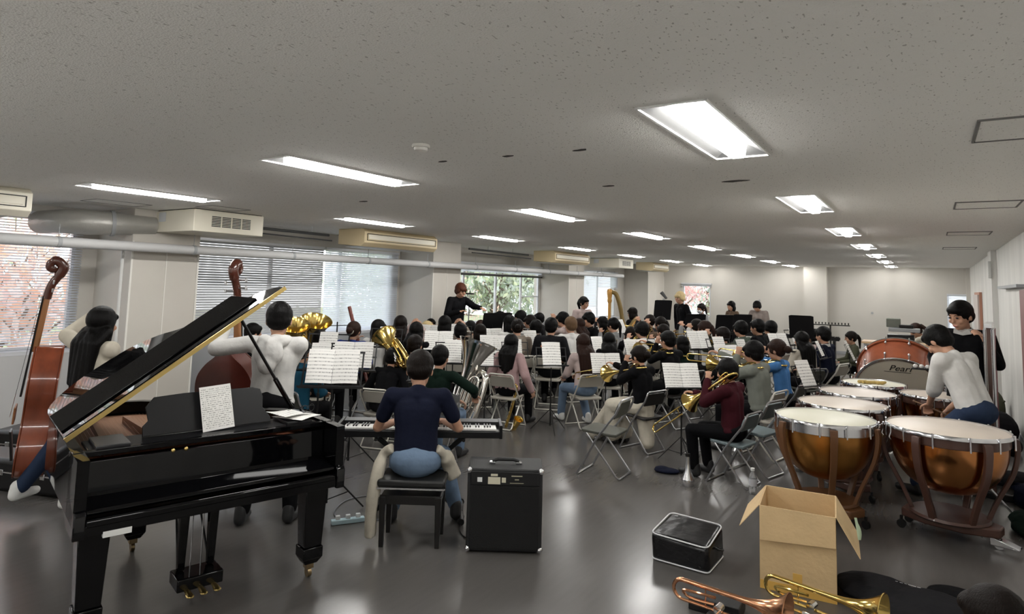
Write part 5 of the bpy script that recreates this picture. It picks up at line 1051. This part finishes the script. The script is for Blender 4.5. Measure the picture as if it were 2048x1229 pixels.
zb_ = atd(1662, 651, 13).z; MB().box((0, 0, zb_), (.72, .02, .02)).build('rail', M_BLK, t); MB().cyl((0, 0, 0), (0, 0, zb_), .015, n=8).build('pole', M_BLK, t)
for k in range(12): MB().box((-.33+.06*k, 0, zb_+.035), (.022, .03, .04)).build('bar', M_BLK, t)
# harp
hp0 = atd(1248, 640, 15.5); t = thing('harp', 'golden concert harp near the far left corner', 'harp', (hp0.x, hp0.y, 0), .58); M_HG = mat('harp_gilt', (.52, .27, .07), .35, metal=.35); hz = atd(1248, 578, 15.5).z
MB().tube([(-.36, 0, .1), (-.36, 0, hz-.35)], .038, 14).build('column', M_HG, t)
MB().lathe([(.045, 0), (.06, .05), (.05, .1), (.065, .2), (.07, .28), (.055, .33), (.0, .34)], 20, Matrix.Translation((-.36, 0, hz-.35))).build('crown', M_HG, t)
MB().tube(smooth_path([(-.33, 0, hz-.08), (-.2, 0, hz-.14), (-.10, 0, hz-.42), (-.02, 0, hz-.82), (.10, 0, hz-.95), (.26, 0, hz-.78), (.34, 0, hz-.70)], 5), [.055]*12+[.05]*12+[.06]*7, 12).build('neck', mat('harp_neck', (.22, .15, .05), .4, metal=.3), t)
MB().hexa([(-.34, -.14, .12), (-.2, -.14, .12), (-.2, .14, .12), (-.34, .14, .12), (.24, -.07, hz-.78), (.36, -.06, hz-.74), (.36, .06, hz-.74), (.24, .07, hz-.78)]).build('soundbox', M_HG, t, bevel=.02)
MB().box((-.28, 0, .06), (.3, .34, .12)).build('base', M_HG, t, bevel=.02)
for k in range(22): u = (k+.5)/22; a = V((-.20+.44*u, 0, .2+(hz-1.0)*u)); b = V((-.27+.50*u, 0, hz-.15-.8*min(1, u*1.25)+.1*max(0, u-.8))); MB().cyl(a, (a.x-.02, 0, max(b.z, a.z+.05)), .0015, n=4).build('string', M_REFL, t)

# ================================================================== THE REST OF THE ORCHESTRA
COND = V((-7.2, 9.4, 0))
def cut(s_): s_ = s_.split(', ')[0].split()[:16]; return ' '.join(s_[:-1] if s_[-1] in ('the', 'a', 'of', 'and', 'with', 'in', 'behind', 'his') else s_)
def seat_player(px, py, label, top='black', bot='black', hair='black', style='short', inst=None, D=None, yaw=None, ch='beige', chl=None, det=None, z=1.25, **k):
    if D is None: p, s, D = spot(px, py, z); zt = z*s
    else: p = atd(px, py, D); zt = p.z
    p = V((p.x, p.y, 0)); yw = face_to(p, COND) if yaw is None else yaw
    det = (1 if D < 9.5 else 0) if det is None else det
    sc = zt/1.36; H = {None: (None, None), 'lap': (None, None), 'flute': ((.10, .30, 1.17), (.28, .27, 1.15)), 'clarinet': ((0.02, .30, 1.0), (.0, .38, .84)), 'trumpet': ((-.03, .36, 1.17), (.05, .37, 1.14)), 'horn': ((-.05, .34, 1.02), (.22, .22, .80)), 'sax': ((0, .26, .95), (.05, .2, .70)),
         'trombone': ((-.04, .27, 1.12), (.03, .60, 1.12)), 'bassoon': ((-.05, .28, 1.0), (.20, .1, .62)), 'tuba': ((-.05, .30, .80), (.12, .28, .95)), 'low': ((-.16, .34, .68), (.16, .34, .68))}
    hL, hR = H.get(inst, (None, None)); k.setdefault('Lh', hL); k.setdefault('Rh', hR)
    r = person(label, p, yw, zt, top=top, bot=bot, hair=hair, style=style, det=det, **k); M = r['M']; mo = M @ r['mouth']; R3 = M.to_3x3(); S = r['S']
    d_ = lambda v: (R3 @ V(v)).normalized()
    who = label.split(' ', 1)[1] if label.startswith('person ') else label
    if chl is not False:
        kind = ch; chair(p, yw, cut('chair under the ' + who) if chl is None else chl, kind, S*.98)
    if inst == 'flute': rod_inst('flute', cut('silver flute of the player ' + who), (-.04, 0, 0), (.60, -.02, -.03), .011, M_SILV, M_SILV, look(mo, d_((0, 1, 0))) )
    elif inst == 'clarinet': rod_inst('clarinet', cut('black clarinet of the player ' + who), (0, 0, 0), (0, .62, 0), .014, M_BLK, M_SILV, look(mo, d_((0, .55, -.9))), .036)
    elif inst == 'trumpet': trumpet(cut('trumpet of the player ' + who), look(mo+d_((0, 1, 0))*.05, d_((0, 1, -.12))))
    elif inst == 'horn': horn(cut('french horn of the player ' + who), look(M @ V((.12, .25, .93)), d_((0, 1, 0))))
    elif inst == 'sax': sax(cut('saxophone of the player ' + who), look(mo+d_((0, 1, 0))*.05, d_((.25, 1, 0))))
    elif inst == 'bassoon': rod_inst('bassoon', cut('reddish brown bassoon of the player ' + who), (.30, .0, .45), (-.18, .26, 1.52), .03, mat('bassoon_wood', (.11, .022, .015), .25, coat=.5), M_SILV, M)
    return r, mo, p, yw, S
def tb_play(res, lab, ext, dirv, roll=0., far=False, off=(0, 0, 0)):
    r, mo, p, yw, S = res; R3 = r['M'].to_3x3(); y = (R3 @ V(dirv)).normalized(); up = Matrix.Rotation(roll, 3, y) @ V((0, 0, 1)); return trombone(lab, look(mo+y*.02+V(off), y, up), ext)
W = seat_player
# ---- left: strings of the low winds seen from behind
W(495, 648, 'person with short black hair half hidden behind the white hoodie and the piano lid', top='black', inst='low', yaw=-.2, chl=False, ch='dark')
W(597, 682, 'person in a teal sweater with short black hair, left of the large double-page music', top='teal', inst='low', bag=1.15, det=1, ch='steel')
W(634, 662, 'person in a pale grey sweater behind the teal one', top='grey', inst='low', bag=1.1, yaw=.3)
W(611, 655, 'person with brown hair hidden between the two gold tuba bells', top='black', hair='brown', inst='low', style='bob', D=9.7)
W(703, 645, 'person in a royal blue sweater with brown hair in a bun and white scrunchie', top='blue', hair='brown', style='bun', inst='bassoon', bag=1.1, yaw=.35, ch='dark')
W(750, 641, 'person with black bob behind the left music sheets, before the bright blind', top='white', style='bob', inst='clarinet')
W(798, 633, 'person with long very dark hair left of the blond head', top='palepink', hair='dark', style='long', inst='flute', yaw=.4)
W(829, 646, 'person with black hair to the shoulders just left of the blond head', top='black', style='long', inst='clarinet')
W(847, 643, 'person with short blond hair in the left rows', top='cream', hair='blond', style='bowl', inst='flute', D=11.7)
W(858, 638, 'person with black hair right behind the blond one', top='grey', style='short', inst='flute', D=12.6)
W(887, 633, 'person in a beige cardigan with shoulder-length black hair below the conductor', top='beige', style='bob', inst='flute')
W(826, 672, 'person in a black sweater behind the keyboard player, holding the gold euphonium', top='black', hair='dark', inst='low', bag=1.1, ch='steel', yaw=.35)
W(768, 700, 'person in a black jacket bent low beside the gold euphonium bell', top='black', bot='charcoal', hair='black', style='short', inst='low', lean=.45, D=7.6, ch='beige', yaw=.3)
g_ = W(875, 693, 'person in a dark green sweater with short black hair playing the silver tuba', top='green', inst='tuba', Rh=(.36, .30, .74), Lh=(.2, .36, .62), ch='steel', yaw=.28, det=2, re=(1, -.2, -.4), bot='jeans')
# tubas
def at_axis(base_px, top_px, D, Dtop=None, roll=0., name='tuba', mt=M_SILV, L=.96, label='', bR=.215, ydir=(0, -1, 0)):
    b_ = atd(*base_px, D); t_ = atd(*top_px, Dtop or D); z = (t_-b_).normalized(); y = V(ydir); y = (y-z*y.dot(z)).normalized(); y = Matrix.Rotation(roll, 3, z) @ y; x = y.cross(z)
    R = Matrix((x, y, z)).transposed().to_4x4(); R.translation = b_; k = (t_-b_).length/L; return tuba(label, R @ Matrix.Scale(k, 4), mt, bR, name)
at_axis((903, 842), (957, 686), 7.35, 7.6, roll=PI+.2, label='large silver tuba leaning right beside the person in dark green', bR=.24)
at_axis((812, 742), (768, 672), 7.7, 8.1, roll=PI-.3, name='euphonium', mt=M_GOLD, label='gold euphonium with its bell tipped left, behind the keyboard player', bR=.25)
at_axis((578, 745), (590, 650), 8.3, 8.05, roll=.8, mt=M_GOLD, label='left gold tuba bell behind the white hoodie', bR=.25)
at_axis((612, 745), (632, 642), 8.8, 8.55, roll=.4, mt=M_GOLD, label='right gold tuba bell, tilted right, behind the white hoodie', bR=.25)
# ---- centre
W(1018, 670, 'person in a pink sweatshirt with long black hair on a cream folding chair', top='pink', bot='black', style='long', inst='low', bag=1.22, det=2, male=False, ch='beige', D=8.75, yaw=.12, Lh=(-.2, .25, .7), Rh=(.34, .1, .52), chl='cream folding chair with its back to the camera under the person in pink')
# straps of her harness
W(1038, 640, 'person in a beige hooded top with dark hair tied up, beyond the pink sweatshirt', top='beige', bot='charcoal', hair='dark', style='bun', inst='low', neckline='hood', D=10.4, yaw=.95, hy=.3)
W(1025, 632, 'person with black hair in profile, left of the beige hooded top', top='white', style='bob', inst='flute', D=11.2, yaw=1.2)
W(1008, 624, 'person with black fringe facing right at the garden window', top='navy', hair='black', style='bowl', inst='clarinet', D=13.2, yaw=2.3, face=True)
W(1050, 622, 'person with white collar under a black bowl haircut at the garden window', top='black', style='bowl', inst='trumpet', D=13.3, yaw=2.1, neckline='collar', face=True)
W(1069, 631, 'person with dark hair bent over, in a grey jumper near the garden window', top='charcoal', hair='dark', style='bowl', inst='low', D=12.6, yaw=1.9, face=True)
W(1086, 627, 'person with black hair behind the row under the last window pane', top='black', inst='low', D=14.2, yaw=1.9)
W(1079, 641, 'person in profile in an open black jacket over white, left of the orange-lettered shirt', top='black', style='bowl', inst='low', D=11.2, yaw=1.35)
ot = W(1101, 637, 'person in a black t-shirt with orange lettering on the back', top='charcoal', bot='black', style='short', inst='low', D=10.2, yaw=.35, bag=1.12)
W(1135, 625, 'person with straight black hair under the woman in pale pink', top='palepink', style='bowl', inst='flute', D=12.4, yaw=1.8)
W(1146, 635, 'person in a white shirt with light brown hair, head bent left', top='white', hair='light', style='short', inst='low', D=10.9, yaw=.9)
W(1166, 638, 'person with long brown hair and an open collar right of the light brown head', top='palepink', hair='brown', style='long', inst='clarinet', D=12.2, yaw=1.4)
W(1186, 625, 'person in black with a black cap-like fringe facing the camera', top='black', style='bowl', inst='low', D=12.6, yaw=2.5, face=True)
W(1212, 634, 'person with dark hair in profile next to the one in a black top', top='charcoal', style='bob', inst='flute', D=13.5, yaw=1.5)
W(1234, 637, 'person with long dark hair tied back, facing left under the harp', top='grey', style='pony', inst='horn', D=12, yaw=1.35)
W(1172, 670, 'person in a white top and light jeans with very long brown hair', top='palepink', bot='jeans', hair='brown', style='verylong', inst='low', det=2, D=8.9, yaw=.95, shoes='sock', male=False, bag=1.12, Lh=(-.14, .4, .66), Rh=(.1, .42, .68), Lf=(-.14, .50, .085), Rf=(.16, .22, .085), chl='cream folding chair under the person in light jeans')
W(1219, 667, 'person with waist-long black hair behind the centre music sheets', top='black', style='verylong', inst='horn', D=9.9, yaw=.5, male=False)
W(1264, 655, 'person with thick dark hair seen from behind, right of the long black hair', top='black', hair='dark', style='bob', inst='horn', D=11.4, yaw=.7)
W(1292, 645, 'person in a white shirt with black hair turned left, in the horn row', top='white', style='bowl', inst='horn', D=10.6, yaw=1.2)
W(1307, 631, 'person with dark hair and a thin headband behind the horn row', top='charcoal', hair='dark', style='bun', inst='trumpet', D=13.4, yaw=1.4)
W(1329, 635, 'person with a ponytail turned left, right of the thin headband', top='brown', hair='dark', style='pony', inst='trumpet', D=12.5, yaw=1.4)
W(1334, 650, 'person with dark curly hair behind the gold trombone slides', top='brown', hair='dark', style='short', inst='horn', D=11.2, yaw=1.2)
# ---- trombones
r5 = W(1345, 664, 'person with a thick short black haircut, behind the bun-haired trombonist', top='black', style='short', inst='trombone', D=9.1, yaw=1.15, ch='dark', male=True)
tb_play(r5, 'gold trombone pointing left from the person with the thick short haircut', .0, (.05, 1, -.02))
r4 = W(1372, 674, 'person with black hair falling forward, third in the trombone line', top='green', hair='black', style='bob', inst='trombone', D=9.8, yaw=1.2, ch='dark')
tb_play(r4, 'gold trombone held level by the third player of the line', -.1, (.0, 1, .02))
r3 = W(1287, 694, 'person in a black sweater and long white skirt with a dark bun, playing trombone', top='black', bot='black', hair='dark', style='bun', inst='trombone', D=7.75, yaw=1.25, skirt='cream', ch='dark', det=2, male=False, bag=1.12, lean=.05, hp=.25, chl='brown folding chair under the trombonist in the white skirt', Lf=(-.1, .42, .085), Rf=(.1, .40, .085), Rh=(.02, .52, 1.02), Lh=(-.04, .27, 1.08))
tb_play(r3, 'gold trombone of the bun-haired player, slide far out to the left', .55, (.12, 1, -.24), off=(0, 0, 0))
r2 = W(1466, 720, 'person in a maroon sweater and black trousers playing trombone, nearest of the line', top='maroon', bot='black', hair='black', style='bowl', inst='trombone', D=6.55, yaw=1.38, ch='blue', det=2, male=False, bag=1.15, lean=.03, hp=.28, chl='blue-grey folding chair under the person in maroon', Lf=(-.12, .40, .085), Rf=(.12, .36, .085), Rh=(.03, .48, .88), Lh=(-.06, .27, 1.06))
tb_play(r2, 'gold trombone pointing steeply down left in the hands of the person in maroon', .45, (.16, 1, -.74), roll=.2)
r1 = W(1521, 684, 'person in a grey-green sweatshirt with a black bowl haircut, behind the maroon one', top='sage', bot='black', style='bowl', inst='trombone', D=7.6, yaw=1.35, ch='beige', det=1, bag=1.2, chl='folding chair behind the blue-grey one', Rh=(.03, .56, 1.12))
tb_play(r1, 'gold trombone held level across the person in the grey-green sweatshirt', .12, (.0, 1, -.02))
r0 = W(1567, 681, 'person in a bright blue shirt with brown hair pinned up', top='lblue', bot='black', hair='brown', style='bun', inst='trombone', D=8.2, yaw=1.4, ch='steel', male=False)
tb_play(r0, 'gold trombone ending beside the solid black stands at right', .0, (-.05, 1, .06))
W(1611, 665, 'person with straight long black hair right of the blue shirt', top='cream', style='verylong', inst='low', D=10.0, yaw=.9, male=False, ch='steel')
W(1638, 660, 'person in a beige sweater with black hair, left of the navy jumper', top='palepink', style='bob', inst='low', D=11.4, yaw=1.3)
W(1657, 655, 'person in a navy jumper with white collar, right end of the rows', top='navy', bot='black', style='short', inst='low', D=10.4, yaw=1.25, neckline='collar', hy=.2)
W(1711, 664, 'small person in a yellowish cardigan sitting between the navy jumper and the bass drum', top='olive', hair='dark', style='pony', inst='low', D=12.2, yaw=1.9, face=True)
# ---- rear right winds
W(1402, 640, 'person with brown hair lifting a trumpet under the standing blond man', top='grey', hair='dark', style='bowl', inst='trumpet', D=11.9, yaw=1.5)
W(1419, 643, 'person in a white top with a short brown ponytail and a trumpet', top='white', hair='brown', style='pony', inst='trumpet', D=11.0, yaw=1.35, male=False)
W(1455, 656, 'person in an olive hooded top with tousled dark hair', top='olive', hair='dark', style='short', inst='trumpet', D=10.4, yaw=1.3, neckline='hood')
W(1491, 643, 'person in a grey-green top with wavy black hair, looking down left', top='mint', style='bowl', inst='low', D=11.2, yaw=1.3)
W(1525, 640, 'person in black with a swept-back haircut, left of the grey shirt', top='black', style='short', inst='low', D=11.4, yaw=1.3, bag=1.1)
W(1550, 643, 'person in a grey shirt with a neat black haircut in the rear right row', top='grey', style='bowl', inst='low', D=11.9, yaw=1.3)
W(943, 643, 'person with short black hair left of the mask strap', top='beige', style='short', inst='clarinet', D=11.0)
W(921, 648, 'person with black hair behind the rim of the silver tuba', top='black', style='bowl', inst='clarinet', D=9.9)
W(963, 650, 'person with dark hair and a white hair clip, right of the silver tuba', top='navy', hair='dark', style='bob', inst='clarinet', D=10.2)
W(966, 641, 'person with reddish black hair further back by the conductor desk', top='brown', hair='brown', style='bowl', inst='flute', D=12.2)
# ---- standing people
def stand_player(px, py, D, label, yaw, **k):
    p = atd(px, py, D); r = person(label, V((p.x, p.y, 0)), yaw, p.z, stand=True, **k); return r
pd_ = atd(914, 600, 12.2); t = struct('trim_41', MB().box((pd_.x, pd_.y, .11), (1.2, 1.0, .22)), M_DOOR, smooth=False); 
p = atd(914, 567, 12.2); cnd = person('person with reddish brown hair conducting in a black sweater and ochre trousers', V((p.x, p.y, .22)), -1.75, p.z-.22, stand=True, top='black', bot='ochre', hair='red', style='bowl', det=1, hp=.35, bag=1.15, Lh=(-.10, .62, 1.22), Rh=(.18, .30, 1.16), face=True, curl=.5)
t = thing('phone_tripod', 'thin tripod holding a black phone at the garden window, right of the conductor', 'tripod', atd(937, 640, 12.9).xy.to_3d(), .4); zt_ = atd(937, 588, 12.9).z
MB().cyl((0, 0, .4), (0, 0, zt_-.03), .012, n=8).build('pole', M_GRF, t); MB().box((0, 0, zt_), (.20, .09, .03)).build('phone', M_BLK, t, bevel=.005)
for k in range(3): a = 2*PI*k/3; MB().cyl((0, 0, .5), (.3*math.cos(a), .3*math.sin(a), .01), .008, n=6).build('leg', M_GRF, t)
stand_player(1164, 594, 14.1, 'person in a pale pink zip jacket standing by the textured blind', -2.3, top='palepink', bot='cream', style='pony', male=False, face=True, hy=-.5, Lh=(-.1, .28, 1.05), Rh=(.1, .28, 1.08), det=0)
stand_player(1366, 584, 15.6, 'blond person in a black jacket standing before the red maple window', 2.5, top='black', bot='black', hair='blond', style='bowl', face=True, hy=-.2, Lh=(-.22, .02, .85), Rh=(.22, .02, .85), det=0)
stand_player(1410, 608, 15.6, 'person in a grey vest and face mask with a ponytail at the maple window', 2.4, top='grey', bot='black', hair='dark', style='pony', male=False, mask=True, face=True, hy=-.3, neckline='collar', lean=.15, det=0)
stand_player(1467, 603, 17.2, 'person with a black bob and brown sweater standing at the far wall', 2.6, top='brown', bot='black', style='bob', male=False, face=True, det=0)
stand_player(1519, 603, 16.6, 'person in a grey-brown sweater with short black hair at the far wall', 2.9, top='greybrown', bot='black', style='bowl', bag=1.15, det=0, hp=.6, Rh=(.25, .3, .95))
W(1271, 616, 'harpist with shoulder-length dark hair behind the golden harp', top='charcoal', hair='dark', style='bob', inst='low', D=15.9, yaw=1.3, chl='dark chair of the harpist', ch='dark', face=True)
stand_player(1932, 604, 6.95, 'young man in a black jumper over a white collar standing against the right wall', 2.8, top='black', bot='black', style='short', det=2, neckline='collar', face=True, hy=.3, hp=.35, Lh=(-.22, .26, 1.32), Rh=(.22, .16, .95), le=(-.3, -.4, -1))
dr = person('seated drummer in a white sweatshirt and jeans looking down at his stick', V((.33, 7.46, 0)), .95, 1.64, seat=.66, top='white', bot='dkjeans', style='short', det=2, hp=.75, lean=.38, bag=1.16, sleeve='rolled', Lh=(.02, .42, .78), Rh=(.16, .34, .74), Lf=(-.18, .42, .085), Rf=(.22, .36, .085), curl=1.3, face=False, re=(1, -1, -.1), hip=.80)
t = thing('drum_stool', 'tall black drum stool under the seated drummer', 'stool', (.33, 7.44, 0)); MB().lathe([(0, .68), (.15, .68), (.17, .66), (.17, .62), (.14, .60), (0, .60)], 28).build('seat', M_BLK, t); MB().cyl((0, 0, .15), (0, 0, .6), .02, n=10).build('post', M_CHROME, t)
for k in range(3): a = 2*PI*k/3; MB().cyl((0, 0, .3), (.24*math.cos(a), .24*math.sin(a), .01), .011, n=8).build('leg', M_CHROME, t)
hw = dr['M'] @ dr['wr'][1]; t = thing('drumstick', 'thin brown drumstick in the hand of the seated drummer', 'drumstick', hw+V((-.05, -.05, -.02))); MB().cyl((.03, 0, -.03), (-.24, .06, .06), .009, .006, n=8).build('shaft', mat('stick_wood', (.2, .11, .06), .5), t); MB().ball((-.245, .061, .061), (.011,)*3).build('tip', mat('stick_wood', (.2, .11, .06), .5), t)
# printed marks on the sweatshirt front
mk = MB(); rnd = random.Random(3); Bm = Matrix.Translation(dr['P']+dr['up']*.31+dr['f']*.137-dr['sx']*.05) @ dr['Rt'].to_4x4()
for k in range(22): mk.add(*box_raw((rnd.uniform(-.05, .05), 0, rnd.choice([-.07, -.045, -.02, .06, .09])+rnd.uniform(-.008, .008)), (rnd.choice([.006, .02]), .012, rnd.choice([.005, .014]))), Bm)
mk.build('chest_print', C_['charcoal'], dr['root'], smooth=False)
person('person with long brown hair leaning over behind the bass drum', atd(1862, 700, 10.6).xy.to_3d(), 1.2, atd(1860, 650, 10.6).z, stand=True, top='cream', bot='black', hair='brown', style='pony', lean=.3, hp=.6, male=False, det=1, sleeve='short', Lh=(-.2, .6, .95), Rh=(.15, .6, .95))
# lettering on the orange shirt
r_ = ot[0]; lm = MB(); rnd = random.Random(11); Ro = r_['Rt'].to_4x4(); base_ = r_['P']+r_['up']*.33-r_['f']*.135
for row, (n_l, x0) in enumerate(((8, -.11), (4, -.0))):
    for k in range(n_l):
        for q in range(3): lm.add(*box_raw((x0+.027*k+rnd.uniform(-.006, .006), 0, -.05*row+rnd.uniform(-.012, .012)), (rnd.choice([.006, .018]), .006, rnd.choice([.006, .03]))), Matrix.Translation(base_) @ Ro)
lm.build('orange_lettering', mat('print_orange', (.72, .18, .04), .8), r_['root'], smooth=False)
# saxophone hanging by the pink chair
sp_ = atd(1040, 790, 8.55); sax('gold saxophone bell hanging down beside the cream chair of the person in pink', look(sp_+V((-.12, .0, .14)), (.75, -.3, -.35), (-.35, .2, 1)), None)

# ================================================================== STANDS WITH MUSIC
def auto_yaw(p, k):   # the page faces its player, who sits away from the conductor
    a = V((p.x-COND.x, p.y-COND.y, 0)).normalized(); b = V((-p.x, -p.y, 0)).normalized(); c = a*(1-k)+b*k; return math.atan2(-c.x, c.y)
SL = [ # px, py of the desk centre, label tail, yaw override (direction the player is from the stand), D, pages, scale, roll
 (666, 738, 'large double page left of the keyboard player', 2.85, 5.35, 2, 1, .03), (706, 714, 'double page half hidden behind the large double page', 2.75, 6.6, 2, .95, -.08), (655, 692, 'narrow page behind the pale grey sweater', 2.9, 7.4, 1, 1, 0), (640, 716, 'page between the teal and the grey sweater', 2.9, 6.9, 1, 1, 0),
 (772, 676, 'page left of the gold euphonium bell', 2.9, 9.2, 1, 1, 0), (804, 668, 'page behind the gold euphonium bell', 3.0, 10.6, 1, 1, .1), (877, 684, 'double page above the dark green sweater', 2.9, 9.4, 2, 1, 0), (858, 668, 'small page next to the blond head', 3.0, 11.2, 2, 1, 0), (852, 742, 'page between the keyboard player and the green sweater', 2.9, 7.2, 1, 1, 0), (906, 706, 'page behind the dark green sweater', 2.9, 7.9, 1, 1, .05),
 (988, 692, 'double page at the right of the silver tuba rim', 2.75, 9.6, 2, 1, 0), (984, 675, 'double page further back, right of the silver tuba', 2.75, 11.3, 2, 1, 0), (972, 716, 'low page below the silver tuba rim', 2.8, 8.7, 1, 1, 0), (1062, 682, 'page touched by a hand, beyond the beige hooded top', 2.6, 10.6, 1, 1.1, -.25), (1103, 713, 'wide page standing alone between pink sweatshirt and jeans', 2.5, 8.5, 1, 1.2, -.12),
 (1212, 730, 'double page right of the very long brown hair', 2.35, 8.3, 2, .95, -.03), (1196, 693, 'page left of the waist-long black hair', 2.2, 10.3, 1, 1, -.4), (1275, 700, 'double page behind the dark bun of the trombonist', 2.3, 9.6, 2, 1, .0), (1322, 694, 'small page behind the thick short haircut', 2.3, 9.7, 1, .8, 0), (1363, 755, 'double page between the two nearest trombonists', 2.2, 7.2, 2, 1, -.12),
 (1398, 682, 'page above the far trombone slides', 2.2, 10.2, 2, 1, 0), (1440, 695, 'page left of the bowl haircut in the rear', 2.2, 9.6, 1, 1, .05), (1455, 712, 'double page behind the bell of the level trombone', 2.2, 9.4, 2, 1, -.1), (1485, 698, 'upper page behind the grey-green sweatshirt', 2.2, 10.6, 1, 1, 0), (1558, 686, 'page left of the bright blue shirt hair', 2.1, 9.9, 2, .9, 0), (1590, 675, 'page beneath the solid black stand at right', 2.1, 11.4, 1, 1, 0),
 (1612, 752, 'tilted page right of the bright blue shirt', 1.5, 7.4, 1, 1.15, -.55), (1700, 704, 'tilted page left of the bass drum', 1.6, 10.0, 1, 1.15, -.6), (1640, 700, 'page right of the straight long black hair', 1.9, 9.6, 1, .8, -.3), (1240, 655, 'grey pages in front of the harpist', 2.4, 13.2, 2, 1, 0), (915, 668, 'page to the right of the beige cardigan', 2.9, 10.4, 1, 1, 0), (1005, 660, 'page under the garden window', 2.8, 12.4, 2, .9, 0), (1030, 700, 'page behind the long black hair of the pink sweatshirt', 2.8, 9.5, 1, 1, 0)]
for px, py, lab, yw, D, pg, scl, roll in SL:
    p = atd(px, py, D); f = max(.75, min(1.25, p.z/.985)); yw, roll = auto_yaw(p, .25 if px > 1590 else .5), 0; stand(V((p.x, p.y, 0)), yw, 'wire music stand carrying the ' + lab, False, pg, f, 'white sheet music, ' + lab, roll, scl/f)
for px, py, lab, yw, D in [(1325, 622, 'tilted to the right, left of the standing blond man', 2.6, 14.2), (1390, 649, 'below the standing blond man', 2.7, 12.6), (1449, 648, 'left of the pair before the brown sweater', 2.7, 14.0), (1484, 648, 'right of the pair before the brown sweater', 2.8, 13.6), (1603, 656, 'alone at right above the black-haired rows', 3.1, 11.2), (985, 648, 'flat one of the conductor', 1.6, 11.6), (1003, 645, 'low one under the garden window', 2.8, 12.6)]:
    p = atd(px, py, D); yw = face_to((0, 0, 0), p)+(.35 if px < 1500 else -.1); stand(V((p.x, p.y, 0)), yw, 'solid black music stand, ' + lab, True, 0, 1.).scale = (.8, .8, p.z/1.0)
# free chair, bottle, mutes, cloth
chair((-2.9, 6.28, 0), 1.62, 'empty grey folding chair with a worn green-grey seat in the open floor', 'steel')
chair((-1.62, 7.35, 0), 1.3, 'empty blue-grey folding chair left of the silver-collared timpano', 'blue')
def mute(label, x, y, z=0., s=1.):
    t = thing('straight_mute', label, 'mute', (x, y, z), scale=s); MB().lathe([(0, .0), (.05, .0), (.056, .02), (.06, .055), (.058, .06), (.026, .13), (.019, .2), (.016, .25)], 28).build('shell', mat('mute_aluminium', (.72, .72, .73), .22, metal=1.), t); MB().cyl((0, 0, .25), (0, 0, .275), .021, n=14).build('cork_end', M_BLK, t)
mute('silver straight mute standing at the feet of the person in maroon', -2.06, 6.42, 0, 1.12); mute('silver mute standing under the trombone slide behind the nearer double page', -1.95, 7.9, 0, 1.1); mute('silver mute lower left of the brown folding chair', -2.55, 8.0, 0, 1.); mute('silver mute on the floor under the blue-grey chairs', -1.25, 7.7, 0, 1.)
def bottle(label, x, y, s=1.):
    t = thing('water_bottle', label, 'bottle', (x, y, 0), scale=s); MB().lathe([(0, .0), (.03, .0), (.034, .01), (.034, .06), (.031, .07), (.034, .08), (.034, .14), (.030, .155), (.014, .19), (.013, .2), (.016, .2)], 20).build('body', mat('clear_plastic', (.85, .87, .88), .1, trans=.85), t)
    MB().lathe([(.0345, .075), (.0345, .135)], 20).build('label', mat('bottle_label', (.5, .5, .52), .5), t); MB().cyl((0, 0, .2), (0, 0, .222), .016, n=14).build('cap', mat('label_white', (.75, .76, .74), .6), t)
bottle('clear water bottle with a grey label on the floor left of the silver-collared timpano', -1.47, 6.55, 1.1); bottle('clear water bottle on the floor behind the music stand by the trombonists', -2.3, 7.55, 1.)
t = thing('folded_towel', 'dark blue cloth folded on the floor left of the silver mute', 'towel', (-2.38, 6.72, 0), .3); mb = MB(); mb.ball((0, 0, .02), (.14, .09, .025)); mb.ball((-.05, .02, .03), (.08, .07, .025)); mb.blob('cloth', C_['navy'], t, .008, 2)
t = thing('mic_stand', 'thin dark microphone stands before the bright blind', 'microphone stand', atd(672, 700, 9.6).xy.to_3d(), 0); z_ = atd(672, 655, 9.6).z; MB().cyl((0, 0, 0), (0, 0, z_+.08), .01, n=8).build('pole', M_BLK, t); MB().cyl((-.3, 0, z_), (.35, 0, z_+.05), .007, n=6).build('boom', M_BLK, t); MB().cap((.35, 0, z_+.05), (.42, 0, z_+.05), .018).build('microphone', M_BLK, t); MB().cyl((0, 0, 0), (0, 0, .02), .12, n=20).build('base', M_BLK, t)
t = thing('stand_lamp', 'white camera-like lamp on a pole by the far left corner', 'stand lamp', atd(1327, 640, 16.5).xy.to_3d(), 0); z_ = atd(1327, 590, 16.5).z; MB().cyl((0, 0, 0), (0, 0, z_-.1), .025, n=8).build('pole', M_GREYP, t); MB().cyl((-.06, 0, z_+.06), (.08, 0, z_-.1), .05, .03, n=12).build('head', M_REFL, t)
dead = []
for r in PROTO:
    for o in KIDS.get(r.name, []): dead += [g for g in bpy.data.objects if g.parent == o]+[o]
    dead.append(r)
for o in dead: bpy.data.objects.remove(o)
# ------------------------------------------------------------------ bake the modifiers
bpy.context.view_layer.update()
dg = bpy.context.evaluated_depsgraph_get(); done = {}
for o in list(bpy.data.objects):
    if o.type == 'MESH' and len(o.modifiers):
        me = bpy.data.meshes.new_from_object(o.evaluated_get(dg), preserve_all_data_layers=False, depsgraph=dg)
        me.name = o.name; done[o.name] = me
for n, me in done.items():
    o = bpy.data.objects[n]; o.modifiers.clear(); o.data = me
